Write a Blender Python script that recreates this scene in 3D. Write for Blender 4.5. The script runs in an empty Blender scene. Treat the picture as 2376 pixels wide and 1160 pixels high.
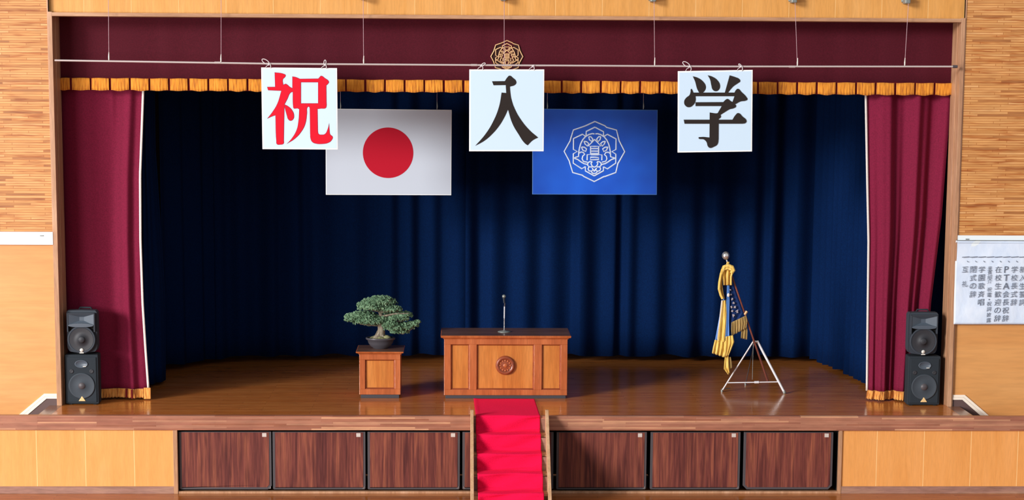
import bpy, math, random
from mathutils import Vector, Matrix
random.seed(7)
SC = bpy.context.scene
COL = SC.collection
PI = math.pi

# ------------------------------------------------------------------ camera
FOC, PX, PY = 4300.0, 1188.0, 733.0            # focal length and principal point in pixels of the 2376x1160 frame
_d = Vector((985 - PX, 34000 - PY, FOC)).normalized()
_e = Vector((1070 - PX, 180 - PY, FOC)); _e = (_e - _d * _e.dot(_d)).normalized()
_r = _d.cross(_e)
M = Matrix((_r, _e, -_d))                       # camera space (x right, y down, z forward) -> world
CAM = Vector((0, 0, 1.0)) - (M @ Vector((1181 - PX, 965 - PY, FOC))) / 181.0

def at(px, py, Y):
    """the point of the world plane y = Y seen at pixel (px, py)"""
    v = M @ Vector((px - PX, py - PY, FOC))
    return CAM + v * ((Y - CAM.y) / v.y)

cd = bpy.data.cameras.new('camera')
cam = bpy.data.objects.new('camera', cd); COL.objects.link(cam)
cd.sensor_fit = 'HORIZONTAL'; cd.sensor_width = 36.0
cd.lens = FOC / 2376 * 36.0
cd.shift_x = (1188 - PX) / 2376
cd.shift_y = (PY - 580) / 2376
cd.clip_end = 200
c0, c1, c2 = M.col[0], -M.col[1], -M.col[2]
cam.matrix_world = Matrix(((c0.x, c1.x, c2.x, CAM.x), (c0.y, c1.y, c2.y, CAM.y), (c0.z, c1.z, c2.z, CAM.z), (0, 0, 0, 1)))
SC.camera = cam

# ------------------------------------------------------------------ world, lights, exposure
SC.view_settings.view_transform = 'Standard'
SC.view_settings.look = 'None'
SC.view_settings.gamma = 1.0
SC.view_settings.use_curve_mapping = False
SC.view_settings.exposure = 0.42
W = bpy.data.worlds.new('world'); SC.world = W; W.use_nodes = True
_N, _L = W.node_tree.nodes, W.node_tree.links
bg = _N['Background']; bg.inputs['Strength'].default_value = 0.42
_tc = _N.new('ShaderNodeTexCoord'); _sp = _N.new('ShaderNodeSeparateXYZ'); _rp = _N.new('ShaderNodeValToRGB')
_L.new(_tc.outputs['Generated'], _sp.inputs[0]); _L.new(_sp.outputs['Z'], _rp.inputs['Fac']); _L.new(_rp.outputs['Color'], bg.inputs['Color'])
_rp.color_ramp.elements[0].position = 0.0; _rp.color_ramp.elements[0].color = (0.90, 0.95, 1.0, 1)
_rp.color_ramp.elements[1].position = 0.75; _rp.color_ramp.elements[1].color = (0.72, 0.70, 0.67, 1)

# broad low daylight entering from the left side of the hall
sl = bpy.data.lights.new('daylight', 'SUN'); sl.energy = 2.15; sl.angle = math.radians(14); sl.color = (1.0, 0.985, 0.96)
so_ = bpy.data.objects.new('daylight', sl); COL.objects.link(so_); so_.location = (-12, -12, 8)
_az, _el = math.radians(48), math.radians(13.5)
so_.rotation_euler = Vector((math.sin(_az) * math.cos(_el), math.cos(_az) * math.cos(_el), -math.sin(_el))).to_track_quat('-Z', 'Y').to_euler()

def area(name, loc, target, sx, sy, power, col):
    l = bpy.data.lights.new(name, 'AREA'); l.shape = 'RECTANGLE'; l.size = sx; l.size_y = sy
    l.energy = power; l.color = col
    o = bpy.data.objects.new(name, l); COL.objects.link(o); o.location = loc
    o.rotation_euler = (Vector(target) - Vector(loc)).to_track_quat('-Z', 'Y').to_euler()
    return o
area('window_daylight', (-13.6, -10.5, 4.2), (-3, 1.0, 2.4), 7.0, 3.0, 1050, (1.0, 0.98, 0.96))

# ------------------------------------------------------------------ small helpers
def lin(c):
    if isinstance(c, str):
        c = [int(c[i:i + 2], 16) / 255 for i in (0, 2, 4)]
    return tuple((x / 12.92 if x <= 0.04045 else ((x + 0.055) / 1.055) ** 2.4) for x in c) + (1.0,)

class MB:
    def __init__(self): self.v = []; self.f = []; self.sm = []
    def add(self, vs, fs, smooth=False):
        b = len(self.v); self.v += [tuple(v) for v in vs]
        for f in fs: self.f.append([b + i for i in f]); self.sm.append(smooth)
        return self
    def box(self, x0, x1, y0, y1, z0, z1):
        v = [(x0, y0, z0), (x1, y0, z0), (x1, y1, z0), (x0, y1, z0), (x0, y0, z1), (x1, y0, z1), (x1, y1, z1), (x0, y1, z1)]
        return self.add(v, [(0, 3, 2, 1), (4, 5, 6, 7), (0, 1, 5, 4), (1, 2, 6, 5), (2, 3, 7, 6), (3, 0, 4, 7)])
    def tube(self, pts, r, n=10, cap=True):
        """round tube along a polyline; r one radius or one per point"""
        pts = [Vector(p) for p in pts]
        rs = r if isinstance(r, (list, tuple)) else [r] * len(pts)
        t0 = (pts[1] - pts[0]).normalized()
        u = t0.orthogonal().normalized(); rings = []
        for i, p in enumerate(pts):
            t = (pts[min(i + 1, len(pts) - 1)] - pts[max(i - 1, 0)])
            if t.length < 1e-9: t = t0
            t.normalize(); u = (u - t * u.dot(t)).normalized(); w = t.cross(u)
            rings.append([p + (u * math.cos(2 * PI * k / n) + w * math.sin(2 * PI * k / n)) * rs[i] for k in range(n)])
        vs = [q for ring in rings for q in ring]
        fs = [(i * n + k, i * n + (k + 1) % n, (i + 1) * n + (k + 1) % n, (i + 1) * n + k) for i in range(len(pts) - 1) for k in range(n)]
        self.add(vs, fs, True)
        if cap:
            m = (len(pts) - 1) * n
            self.add(rings[0] + rings[-1], [tuple(reversed(range(n))), tuple(range(n, 2 * n))])
        return self
    def lathe(self, prof, c=(0, 0, 0), n=32, axis='z', sx=1.0, sy=1.0, smooth=True):
        """revolve (radius, height) pairs"""
        vs = []
        for r, h in prof:
            for k in range(n):
                a = 2 * PI * k / n
                x, y = r * math.cos(a) * sx, r * math.sin(a) * sy
                vs.append((c[0] + x, c[1] + y, c[2] + h) if axis == 'z' else (c[0] + x, c[1] - h, c[2] + y))
        fs = [(i * n + k, i * n + (k + 1) % n, (i + 1) * n + (k + 1) % n, (i + 1) * n + k) for i in range(len(prof) - 1) for k in range(n)]
        return self.add(vs, fs, smooth)
    def ball(self, c, r, n=16, s=(1, 1, 1)):
        prof = [(math.sin(PI * i / n), -math.cos(PI * i / n)) for i in range(n + 1)]
        vs = []; m = 2 * n
        for a, h in prof:
            for k in range(m):
                vs.append((c[0] + r * s[0] * a * math.cos(2 * PI * k / m), c[1] + r * s[1] * a * math.sin(2 * PI * k / m), c[2] + r * s[2] * h))
        fs = [(i * m + k, i * m + (k + 1) % m, (i + 1) * m + (k + 1) % m, (i + 1) * m + k) for i in range(n) for k in range(m)]
        return self.add(vs, fs, True)
    def grid(self, fn, nu, nv, smooth=True):
        vs = [fn(i / nu, j / nv) for j in range(nv + 1) for i in range(nu + 1)]
        w = nu + 1
        fs = [(j * w + i, j * w + i + 1, (j + 1) * w + i + 1, (j + 1) * w + i) for j in range(nv) for i in range(nu)]
        return self.add(vs, fs, smooth)
    def prism(self, pts, y0, y1):
        """outline of (x, z) points extruded along y from y0 (front) to y1"""
        n = len(pts)
        vs = [(x, y0, z) for x, z in pts] + [(x, y1, z) for x, z in pts]
        fs = [tuple(range(n)), tuple(reversed(range(n, 2 * n)))] + [(i, i + n, (i + 1) % n + n, (i + 1) % n) for i in range(n)]
        return self.add(vs, fs)
    def build(self, name, mat, parent=None, off=(0, 0, 0), bevel=0, solid=0):
        me = bpy.data.meshes.new(name)
        me.from_pydata([(v[0] - off[0], v[1] - off[1], v[2] - off[2]) for v in self.v], [], self.f)
        me.polygons.foreach_set('use_smooth', self.sm)
        me.materials.append(mat); me.validate(); me.update()
        o = bpy.data.objects.new(name, me); COL.objects.link(o)
        if parent: o.parent = parent
        else: o.location = off
        if solid:
            m = o.modifiers.new('thickness', 'SOLIDIFY'); m.thickness = solid; m.offset = 0
        if bevel:
            m = o.modifiers.new('bevel', 'BEVEL'); m.width = bevel; m.segments = 2; m.limit_method = 'ANGLE'
        return o

def tag(o, label, cat, group=None):
    o['label'] = label; o['category'] = cat
    if group: o['group'] = group
    return o
def thing(name, loc, label, cat, group=None):
    o = bpy.data.objects.new(name, None); COL.objects.link(o); o.location = loc; o.empty_display_size = 0.1
    return tag(o, label, cat, group)
def struct(o): o['kind'] = 'structure'; return o
def children(o): return [c for c in COL.objects if c.parent == o]
def copy_tree(o, parent=None):
    c = o.copy(); COL.objects.link(c)
    if parent: c.parent = parent
    for ch in children(o): copy_tree(ch, c)
    return c

# ------------------------------------------------------------------ materials
def new_mat(name, base=None, rough=0.6, metal=0.0, spec=0.5, sheen=0.0, coat=0.0):
    m = bpy.data.materials.new(name); m.use_nodes = True
    b = m.node_tree.nodes['Principled BSDF']
    if base is not None: b.inputs['Base Color'].default_value = lin(base)
    b.inputs['Roughness'].default_value = rough; b.inputs['Metallic'].default_value = metal
    b.inputs['Specular IOR Level'].default_value = spec
    b.inputs['Sheen Weight'].default_value = sheen
    b.inputs['Coat Weight'].default_value = coat
    return m, m.node_tree.nodes, m.node_tree.links, b

def noise_chain(N, L, scale, detail=4, stretch=(1, 1, 1), distort=0.0, rough=0.55):
    tc = N.new('ShaderNodeTexCoord'); mp = N.new('ShaderNodeMapping'); mp.inputs['Scale'].default_value = stretch
    no = N.new('ShaderNodeTexNoise'); no.inputs['Scale'].default_value = scale; no.inputs['Detail'].default_value = detail
    no.inputs['Roughness'].default_value = rough; no.inputs['Distortion'].default_value = distort
    L.new(tc.outputs['Object'], mp.inputs['Vector']); L.new(mp.outputs['Vector'], no.inputs['Vector'])
    return no.outputs['Fac'], mp
def ramp(N, L, fac, stops):
    r = N.new('ShaderNodeValToRGB'); L.new(fac, r.inputs['Fac'])
    while len(r.color_ramp.elements) < len(stops): r.color_ramp.elements.new(0.5)
    for e, (p, c) in zip(r.color_ramp.elements, stops): e.position = p; e.color = lin(c)
    return r.outputs['Color']
def mixc(N, L, a, b, fac, mode='MIX'):
    m = N.new('ShaderNodeMix'); m.data_type = 'RGBA'; m.blend_type = mode
    for s, val in ((m.inputs[0], fac), (m.inputs[6], a), (m.inputs[7], b)):
        if hasattr(val, 'is_linked'): L.new(val, s)
        else: s.default_value = val
    return m.outputs[2]
def bump(N, L, b, h, strength=0.2, dist=0.01):
    bp = N.new('ShaderNodeBump'); bp.inputs['Strength'].default_value = strength; bp.inputs['Distance'].default_value = dist
    L.new(h, bp.inputs['Height']); L.new(bp.outputs['Normal'], b.inputs['Normal'])

def wood(name, c1, c2, c3, axis='x', scale=6, rough=0.45, fine=0.25, coat=0.0):
    """veneer with grain running along one axis"""
    m, N, L, b = new_mat(name, rough=rough, coat=coat)
    st = {'x': (0.12, 1, 1), 'y': (1, 0.12, 1), 'z': (1, 1, 0.10)}[axis]
    f1, _ = noise_chain(N, L, scale, 5, st, 0.6)
    c = ramp(N, L, f1, [(0.3, c1), (0.5, c2), (0.7, c3)])
    f2, _ = noise_chain(N, L, scale * 9, 3, st)
    dark = ramp(N, L, f2, [(0.35, (0.72,) * 3), (0.6, (1,) * 3)])
    L.new(mixc(N, L, c, dark, fine, 'MULTIPLY'), b.inputs['Base Color'])
    return m

def planks(name, tones, width, length, axis='x', rough=0.2, mortar='2a1609', streak=0.35, offx=0.0, spec=0.5, msize=0.004):
    """board flooring / laminated strips: brick pattern of boards, grain along the boards"""
    m, N, L, b = new_mat(name, rough=rough, spec=spec)
    tc = N.new('ShaderNodeTexCoord'); sp = N.new('ShaderNodeSeparateXYZ'); cb = N.new('ShaderNodeCombineXYZ')
    L.new(tc.outputs['Object'], sp.inputs[0])
    u, v = {'x': (0, 1), 'xz': (0, 2)}[axis]
    L.new(sp.outputs[u], cb.inputs[0]); L.new(sp.outputs[v], cb.inputs[1])
    br = N.new('ShaderNodeTexBrick'); L.new(cb.outputs[0], br.inputs['Vector'])
    br.inputs['Scale'].default_value = 1.0; br.inputs['Brick Width'].default_value = length; br.inputs['Row Height'].default_value = width
    br.inputs['Mortar Size'].default_value = msize; br.inputs['Mortar Smooth'].default_value = 0.3
    br.offset = 0.37; br.offset_frequency = 3; br.squash = 1.6; br.squash_frequency = 2
    br.inputs['Color1'].default_value = (0, 0, 0, 1); br.inputs['Color2'].default_value = (1, 1, 1, 1)
    br.inputs['Mortar'].default_value = (0.5, 0.5, 0.5, 1)
    n = len(tones)
    col = ramp(N, L, br.outputs['Color'], [(i / (n - 1) if n > 1 else 0, t) for i, t in enumerate(tones)])
    st = (0.15, 1, 1)
    f2, _ = noise_chain(N, L, 22, 4, st)
    dk = ramp(N, L, f2, [(0.3, (0.6,) * 3), (0.65, (1,) * 3)])
    col = mixc(N, L, col, dk, streak, 'MULTIPLY')
    col = mixc(N, L, col, lin(mortar), br.outputs['Fac'])
    L.new(col, b.inputs['Base Color'])
    return m, N, L, b, br

def cloth(name, base, rough=0.85, sheen=0.3, vary=0.12, scale=60, spec=0.2):
    m, N, L, b = new_mat(name, rough=rough, sheen=sheen, spec=spec)
    b.inputs['Sheen Roughness'].default_value = 0.4
    c = lin(base); b.inputs['Sheen Tint'].default_value = c
    f, _ = noise_chain(N, L, scale, 4)
    col = ramp(N, L, f, [(0.3, (1 - vary,) * 3), (0.7, (1,) * 3)])
    L.new(mixc(N, L, c, col, 1.0, 'MULTIPLY'), b.inputs['Base Color'])
    bump(N, L, b, f, 0.15, 0.002)
    return m

M_ = {}
M_['veneer'] = wood('light_wood_veneer', 'd29254', 'd99b5c', 'e0a568', 'x', 2.2, 0.42, 0.18)
M_['panel'] = wood('tan_board_panel', 'e0964c', 'e69e55', 'eba45e', 'z', 7, 0.55, 0.15)
M_['header'] = wood('tan_header_panel', 'd59548', 'db9c50', 'e0a35a', 'z', 7, 0.55, 0.22)
M_['trimwood'] = wood('brown_trim_wood', 'a8795a', 'bb8c6a', 'cca080', 'z', 7, 0.42, 0.35)
M_['trimwood_x'] = wood('brown_head_trim_wood', 'a67a5a', 'b88a68', 'c89c7a', 'x', 7, 0.42, 0.3)
M_['sill'] = wood('brown_sill_wood', '8a6250', '9e7466', 'b0876f', 'x', 7, 0.5, 0.4)
M_['podium'] = wood('orange_brown_stained_wood', 'a4532a', 'b66034', 'c56f40', 'z', 6, 0.3, 0.35, 0.2)
M_['podium_panel'] = wood('amber_stained_wood', 'b9682b', 'c87936', 'd48743', 'z', 6, 0.33, 0.3, 0.2)
M_['podium_top'] = wood('dark_worn_wood_top', '5e4034', '6c4a3c', '785646', 'x', 6, 0.42, 0.3, 0.2)
M_['medal'] = wood('reddish_carved_wood', '7d3a22', '93482c', 'a25537', 'x', 14, 0.35, 0.4)
M_['plinth'] = new_mat('dark_grey_plinth', '3c3a40', 0.6)[0]
M_['black'] = new_mat('black_recess', '0c0a0a', 0.9)[0]
M_['edge'] = new_mat('dark_grey_edge_strip', '4a4448', 0.5)[0]
M_['bracket'] = new_mat('pale_metal_corner', '8d8484', 0.45, 0.4)[0]
M_['plate'] = new_mat('white_label_plate', 'c9bdb6', 0.5)[0]
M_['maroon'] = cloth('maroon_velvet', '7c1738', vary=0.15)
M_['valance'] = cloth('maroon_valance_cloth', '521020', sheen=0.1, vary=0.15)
M_['navy'] = cloth('navy_velvet', '03204c', rough=0.9, sheen=0.06, vary=0.2, spec=0.08)
M_['gold_fringe'] = None
M_['white_cloth'] = cloth('white_edging_cloth', 'e6dcd6', sheen=0.0, vary=0.05)
M_['redcarpet'] = cloth('crimson_carpet', 'f80a4a', rough=0.95, sheen=0.25, vary=0.16, scale=120)
M_['white_paint'] = new_mat('cream_white_paint', 'f4e6d6', 0.5)[0]
M_['skirting'] = new_mat('dark_skirting', '5f4a48', 0.45)[0]
M_['rail'] = new_mat('pale_blue_white_rail', 'e6eff4', 0.5)[0]
M_['board_face'] = new_mat('pale_blue_white_board', 'c9e0f4', 0.5)[0]
M_['board_edge'] = new_mat('white_board_edge', 'f3f6f6', 0.5)[0]
M_['flag_white'] = new_mat('white_flag_board', 'c4cddb', 0.5)[0]
M_['flag_red'] = new_mat('red_disc', 'b80a28', 0.7, 0, 0.2)[0]
M_['glyph_red'] = new_mat('red_lettering', 'd81c30', 0.8, 0, 0.1)[0]
M_['glyph_shade'] = new_mat('grey_letter_outline', '85485e', 0.8, 0, 0.1)[0]
M_['glyph_black'] = new_mat('charcoal_lettering', '2f2927', 0.8, 0, 0.1)[0]
M_['emblem_white'] = new_mat('pale_blue_emblem', 'd3e2fa', 0.45)[0]
M_['emblem_gold'] = new_mat('gold_thread_emblem', 'd8ab7d', 0.45, 0.25)[0]
M_['emblem_dark'] = new_mat('dark_brown_thread', '2e0a06', 0.9)[0]
M_['metal'] = new_mat('grey_white_rod', 'cfc3c2', 0.35, 0.35)[0]
M_['wire'] = new_mat('thin_steel_wire', 'b3929a', 0.45, 0.3)[0]
M_['bright_wire'] = new_mat('bright_turnbuckle', 'ded2c6', 0.35, 0.4)[0]
M_['cord'] = new_mat('white_cord', 'ddd6d8', 0.8)[0]
M_['clip_grey'] = new_mat('grey_bracket_metal', '8a8f8c', 0.45, 0.4)[0]
M_['speaker'] = new_mat('charcoal_speaker_shell', '363c45', 0.7, 0, 0.3)[0]
M_['speaker_low'] = new_mat('black_carpeted_cabinet', '262d34', 0.85, 0, 0.3)[0]
M_['grille'] = new_mat('dark_grille_mesh', '363e47', 0.75)[0]
M_['horn'] = new_mat('grey_horn_plastic', '4c5662', 0.45)[0]
M_['cone'] = new_mat('dark_speaker_cone', '2b2c32', 0.6)[0]
M_['logo_white'] = new_mat('pale_logo', 'd8d4cc', 0.5)[0]
M_['logo_gold'] = new_mat('gold_logo', 'e2bd83', 0.45)[0]
M_['chrome'] = new_mat('chrome', 'e8e6e6', 0.2, 0.85)[0]
M_['whitemetal'] = new_mat('white_painted_tube', 'e6e4e8', 0.3, 0.3)[0]
M_['pole'] = wood('dark_red_brown_pole', '5a2a22', '74382b', '8a4836', 'z', 20, 0.35, 0.3)
M_['bark'] = wood('grey_brown_bark', '5b5043', '8b7e6c', 'b3a898', 'z', 22, 0.9, 0.7)
M_['pot'] = new_mat('dark_glazed_pot', '48454b', 0.35)[0]
M_['satin'] = new_mat('light_blue_satin', '4c7fc8', 0.35)[0]
M_['banner_navy'] = cloth('navy_banner_cloth', '142f66', sheen=0.2, vary=0.2)
M_['embroidery'] = new_mat('faded_gold_embroidery', 'a59aa0', 0.6)[0]
M_['ink'] = new_mat('grey_blue_ink', '5f6878', 0.7)[0]

def fringe_mat(name, a, b_, c):
    m, N, L, b = new_mat(name, rough=0.8, sheen=0.2)
    f, _ = noise_chain(N, L, 45, 4, (1, 1, 0.12))
    L.new(ramp(N, L, f, [(0.3, a), (0.5, b_), (0.7, c)]), b.inputs['Base Color'])
    bump(N, L, b, f, 0.6, 0.01)
    return m
M_['gold_fringe'] = fringe_mat('orange_gold_fringe', 'a55a10', 'd98718', 'e99a2e')
M_['hem_fringe'] = fringe_mat('pale_orange_fringe', '9a4f17', 'df9540', 'f0b25e')
M_['banner_fringe'] = fringe_mat('yellow_gold_fringe', 'b3892f', 'e3bb58', 'f2d27c')
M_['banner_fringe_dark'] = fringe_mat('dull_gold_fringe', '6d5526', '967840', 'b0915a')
M_['seam'] = cloth('dark_red_seam', '6a1218', sheen=0.1)

# paper, faint wrinkles
m, N, L, b = new_mat('white_paper', rough=0.7)
f, _ = noise_chain(N, L, 5, 5, (1, 1, 0.6), 0.5)
L.new(ramp(N, L, f, [(0.35, 'cddcf2'), (0.65, 'dde8f8')]), b.inputs['Base Color'])
bump(N, L, b, f, 0.4, 0.02); M_['paper'] = m
# blue board: slightly uneven blue, softly mottled in two tones
m, N, L, b = new_mat('blue_flag_board', rough=0.42)
f, _ = noise_chain(N, L, 1.6, 2)
L.new(ramp(N, L, f, [(0.3, '0b4cc0'), (0.7, '1160da')]), b.inputs['Base Color']); M_['flag_blue'] = m
# foliage
m, N, L, b = new_mat('pine_needle_green', rough=0.7)
f, _ = noise_chain(N, L, 18, 3)
L.new(ramp(N, L, f, [(0.3, '3e5843'), (0.5, '5f8060'), (0.7, '8aa684')]), b.inputs['Base Color']); M_['needle'] = m
m, N, L, b = new_mat('moss_soil', rough=0.95)
f, _ = noise_chain(N, L, 40, 4)
L.new(ramp(N, L, f, [(0.35, '54503a'), (0.6, '8b8a63')]), b.inputs['Base Color']); M_['moss'] = m
# small horizontal wood strips of the upper side walls
m, N, L, b, br = planks('narrow_wood_strip_wall', ['a96c3a', 'cf9252', 'd89b5a', 'dda262', 'd59857', 'e3aa6c', 'd99e5e', 'e7b074'], 0.031, 0.5, 'xz', rough=0.55, mortar='b07038', streak=0.3, msize=0.0045)
_f, _ = noise_chain(N, L, 30, 2, (0.07, 1, 1.0), 0.0, 0.7)
_src = b.inputs['Base Color'].links[0].from_socket
_dk = ramp(N, L, _f, [(0.34, 'd8b490'), (0.46, 'f8f2ec'), (0.6, 'ffffff')])
L.new(mixc(N, L, _src, _dk, 1.0, 'MULTIPLY'), b.inputs['Base Color'])
bump(N, L, b, br.outputs['Fac'], -0.35, 0.01); M_['strips'] = m
# stage boards, varnished
m, N, L, b, br = planks('varnished_stage_boards', ['c67234', 'ce7c3c', 'd58646', 'c97638'], 0.075, 1.6, 'x', rough=0.16, mortar='8a4c24', streak=0.4, msize=0.0015)
M_['stage'] = m
m, N, L, b, br = planks('worn_apron_boards', ['7c5038', '8a5c42', '946850', '845840'], 0.075, 1.6, 'x', rough=0.2, mortar='5a3a2a', streak=0.4, msize=0.0015)
M_['apron'] = m
m, N, L, b, br = planks('hall_floor_boards', ['a85f2c', 'b56a34', 'bd743c', 'ae6530'], 0.08, 1.8, 'x', rough=0.18, mortar='7a4520', streak=0.4, msize=0.002)
M_['hallfloor'] = m
# laminated nosing: red brown strips with occasional pale strips
m, N, L, b, br = planks('laminated_nosing_wood', ['9c6048', 'a66a52', 'ad735b', 'b27a62', '9f6450', 'ab735c', 'b57e64', 'dba27c'], 0.021, 0.75, 'xz', rough=0.4, mortar='7a432e', streak=0.4, msize=0.001)
M_['nosing'] = m
# woodgrain laminate of the storage doors
m, N, L, b = new_mat('red_brown_woodgrain_laminate', rough=0.5, spec=0.25)
tc = N.new('ShaderNodeTexCoord'); oi = N.new('ShaderNodeObjectInfo'); ad = N.new('ShaderNodeVectorMath'); ad.operation = 'ADD'
ml = N.new('ShaderNodeVectorMath'); ml.operation = 'SCALE'; ml.inputs['Scale'].default_value = 1.0
L.new(oi.outputs['Location'], ml.inputs[0]); L.new(tc.outputs['Object'], ad.inputs[0]); L.new(ml.outputs[0], ad.inputs[1])
mp = N.new('ShaderNodeMapping'); mp.inputs['Scale'].default_value = (1.3, 1, 0.06); L.new(ad.outputs[0], mp.inputs['Vector'])
n1 = N.new('ShaderNodeTexNoise'); n1.inputs['Scale'].default_value = 15; n1.inputs['Detail'].default_value = 5; n1.inputs['Distortion'].default_value = 0.9
L.new(mp.outputs[0], n1.inputs['Vector'])
c1_ = ramp(N, L, n1.outputs['Fac'], [(0.34, '5a2c2a'), (0.46, '723a33'), (0.54, '7e4338'), (0.68, '94533f')])
n2 = N.new('ShaderNodeTexNoise'); n2.inputs['Scale'].default_value = 55; n2.inputs['Detail'].default_value = 3; L.new(mp.outputs[0], n2.inputs['Vector'])
c2_ = ramp(N, L, n2.outputs['Fac'], [(0.35, (0.55,) * 3), (0.6, (1,) * 3)])
L.new(mixc(N, L, c1_, c2_, 0.45, 'MULTIPLY'), b.inputs['Base Color']); M_['laminate'] = m

# ------------------------------------------------------------------ hall shell
S = MB
HW = 5.845          # half width of the stage opening
PYN = 0.75          # wall plane of the proscenium
struct(S().box(-14, 14, -30, 1.3, -0.12, -0.015).build('floor', M_['hallfloor']))
for nm, s in (('left', -1), ('right', 1)):
    a, c = (-14, -HW - 0.05) if s < 0 else (HW + 0.05, 14)
    w = S(); w.box(a, c, PYN, PYN + 0.3, -0.1, 3.2)
    struct(w.build('wall_' + nm, M_['veneer']))
    u = S(); u.box(a, c, PYN - 0.03, PYN + 0.3, 3.2, 9.0)
    struct(u.build('wall_upper_' + nm, M_['strips']))
# header above the opening, tan boards with thin pale joints
h = S()
js = [-0.62 + 0.604 * k for k in range(-9, 12)]
xs = [-HW - 0.05] + [x for x in js if -HW + 0.2 < x < HW] + [HW + 0.05]
for x0, x1 in zip(xs[:-1], xs[1:]):
    h.box(x0 + 0.004, x1 - 0.004, PYN + 0.02, PYN + 0.05, 6.09, 9.0)
struct(h.build('wall_header', M_['header']))
struct(S().box(-HW - 0.05, HW + 0.05, PYN + 0.0205, PYN + 0.3, 6.09, 9.0).build('wall_header_backing', new_mat('pale_joint', 'e6b878', 0.6)[0]))
# frame of the opening
for nm, s in (('trim_1', -1), ('trim_2', 1)):
    x0, x1 = sorted((s * HW, s * (HW + 0.05)))
    t = S(); t.box(x0, x1, PYN - 0.05, PYN + 0.34, 1.0, 6.1)
    x0, x1 = sorted((s * (HW - 0.012), s * (HW + 0.0)))
    t.box(x0, x1, PYN + 0.10, PYN + 0.34, 1.0, 6.045)
    x0, x1 = sorted((s * (HW + 0.05), s * (HW + 0.066)))
    t.box(x0, x1, PYN - 0.038, PYN + 0.1, 1.0, 9.0)
    struct(t.build(nm, M_['trimwood'], bevel=0.003))
struct(S().box(-HW, HW, PYN - 0.05, PYN + 0.3, 6.045, 6.092).build('trim_3', M_['trimwood_x'], bevel=0.003))
struct(S().box(-6.66, -6.60, PYN - 0.045, PYN + 0.1, 3.28, 9.0).build('trim_4', M_['sill']))

# stage house: side walls, back wall, ceiling
dw = new_mat('dim_plaster', '8d8174', 0.9)[0]
struct(S().box(-8.0, -7.8, PYN + 0.3, 5.6, 0.0, 7.4).build('wall_stage_left', dw))
struct(S().box(7.8, 8.0, PYN + 0.3, 5.6, 0.0, 7.4).build('wall_stage_right', dw))
struct(S().box(-8.0, 8.0, 5.4, 5.6, 0.0, 7.4).build('wall_back', dw))
struct(S().box(-8.0, 8.0, PYN + 0.3, 5.6, 7.4, 7.6).build('ceiling_stage', dw))
struct(S().box(-7.8, 7.8, 5.37, 5.4, 1.0, 1.12).build('baseboard_back', M_['sill']))

# stage floor and apron
fl = S(); fl.box(-7.8, 7.8, PYN + 0.05, 5.4, 0.86, 1.0)
struct(fl.build('floor_stage', M_['stage']))
fa = S(); fa.box(-HW, HW, 0.06, PYN + 0.05, 0.86, 1.0)
struct(fa.build('floor_stage_front', M_['stage']))
fb = S()
for s in (-1, 1):
    x0, x1 = sorted((s * HW, s * 6.01)); fb.box(x0, x1, 0.06, PYN, 0.86, 1.0)
struct(fb.build('floor_apron', M_['apron']))
struct(S().box(-14, 14, -0.03, 0.06, 0.815, 1.003).build('trim_5', M_['nosing'], bevel=0.006))
# steps going down behind the parapet on both sides
for nm, s in (('left', -1), ('right', 1)):
    t = S()
    for k in range(4):
        x0, x1 = sorted((s * (6.01 + 0.27 * k), s * (6.01 + 0.27 * (k + 1))))
        t.box(x0, x1, 0.06, PYN, -0.015, 0.8 - 0.2 * k)
    struct(t.build('floor_side_steps_' + nm, M_['apron'], bevel=0.004))
    # dark skirting and cream trim following the steps on the wall
    p = [(5.895, 1.0), (6.02, 1.0), (6.02, 0.98), (7.35, 0.0), (7.9, 0.0), (6.047, 1.09), (5.895, 1.09)]
    p = [(5.895, 0.98), (5.9, 1.09), (6.047, 1.09), (6.047 + 1.09 * 1.18, 0.0), (5.895, 0.0)]
    if s < 0: p = [(-x, z) for x, z in reversed(p)]
    else: p = list(reversed(p))
    struct(S().prism(p, PYN - 0.012, PYN).build('baseboard_' + nm, M_['skirting']))
    for j, (a, c, y) in enumerate(((1.09, 1.122, 0.022), (1.124, 1.154, 0.018))):
        q = [(5.895, a), (6.047 + (a - 1.09) * 0.5, a), (6.047 + 1.18 * 1.09 + (a - 1.09) * 2.0, 0.0),
             (6.047 + 1.18 * 1.09 + (c - 1.09) * 2.0, 0.0), (6.047 + (c - 1.09) * 0.5, c), (5.895, c)]
        if s < 0: q = [(-x, z) for x, z in q]
        struct(S().prism(q, PYN - y, PYN).build('trim_%d' % (6 + j + (2 if s > 0 else 0)), M_['white_paint']))

# stage front: tan boards, dark skirting, frame of the storage bay
BX0, BX1 = -4.235, 4.262
for nm, x0, x1, seams in (('left', -14, BX0 - 0.055, [-6.029 - 0.61 * k for k in range(12, -1, -1)] + [-5.41, -4.79]),
                          ('right', BX1 + 0.04, 14, [4.757 + 0.612 * k for k in range(16)])):
    w = S(); e = [x0] + [x for x in seams if x0 < x < x1] + [x1]
    for a, c in zip(e[:-1], e[1:]): w.box(a + 0.004, c - 0.004, 0.0, 0.03, 0.08, 0.815)
    struct(w.build('wall_front_' + nm, M_['panel']))
    struct(S().box(x0, x1, 0.0005, 0.05, -0.015, 0.815).build('wall_front_backing_' + nm, new_mat('pale_joint_front', 'f6c98a', 0.6)[0]))
    struct(S().box(x0, x1, -0.014, 0.02, -0.015, 0.08).build('baseboard_front_' + nm, M_['sill'], bevel=0.003))
fr = S()
fr.box(BX0 - 0.055, BX0, -0.02, 0.06, -0.015, 0.815); fr.box(BX1, BX1 + 0.04, -0.02, 0.06, -0.015, 0.815)
fr.box(BX0, BX1, -0.01, 0.06, -0.015, 0.014)
struct(fr.build('trim_10', M_['trimwood'], bevel=0.003))
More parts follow.
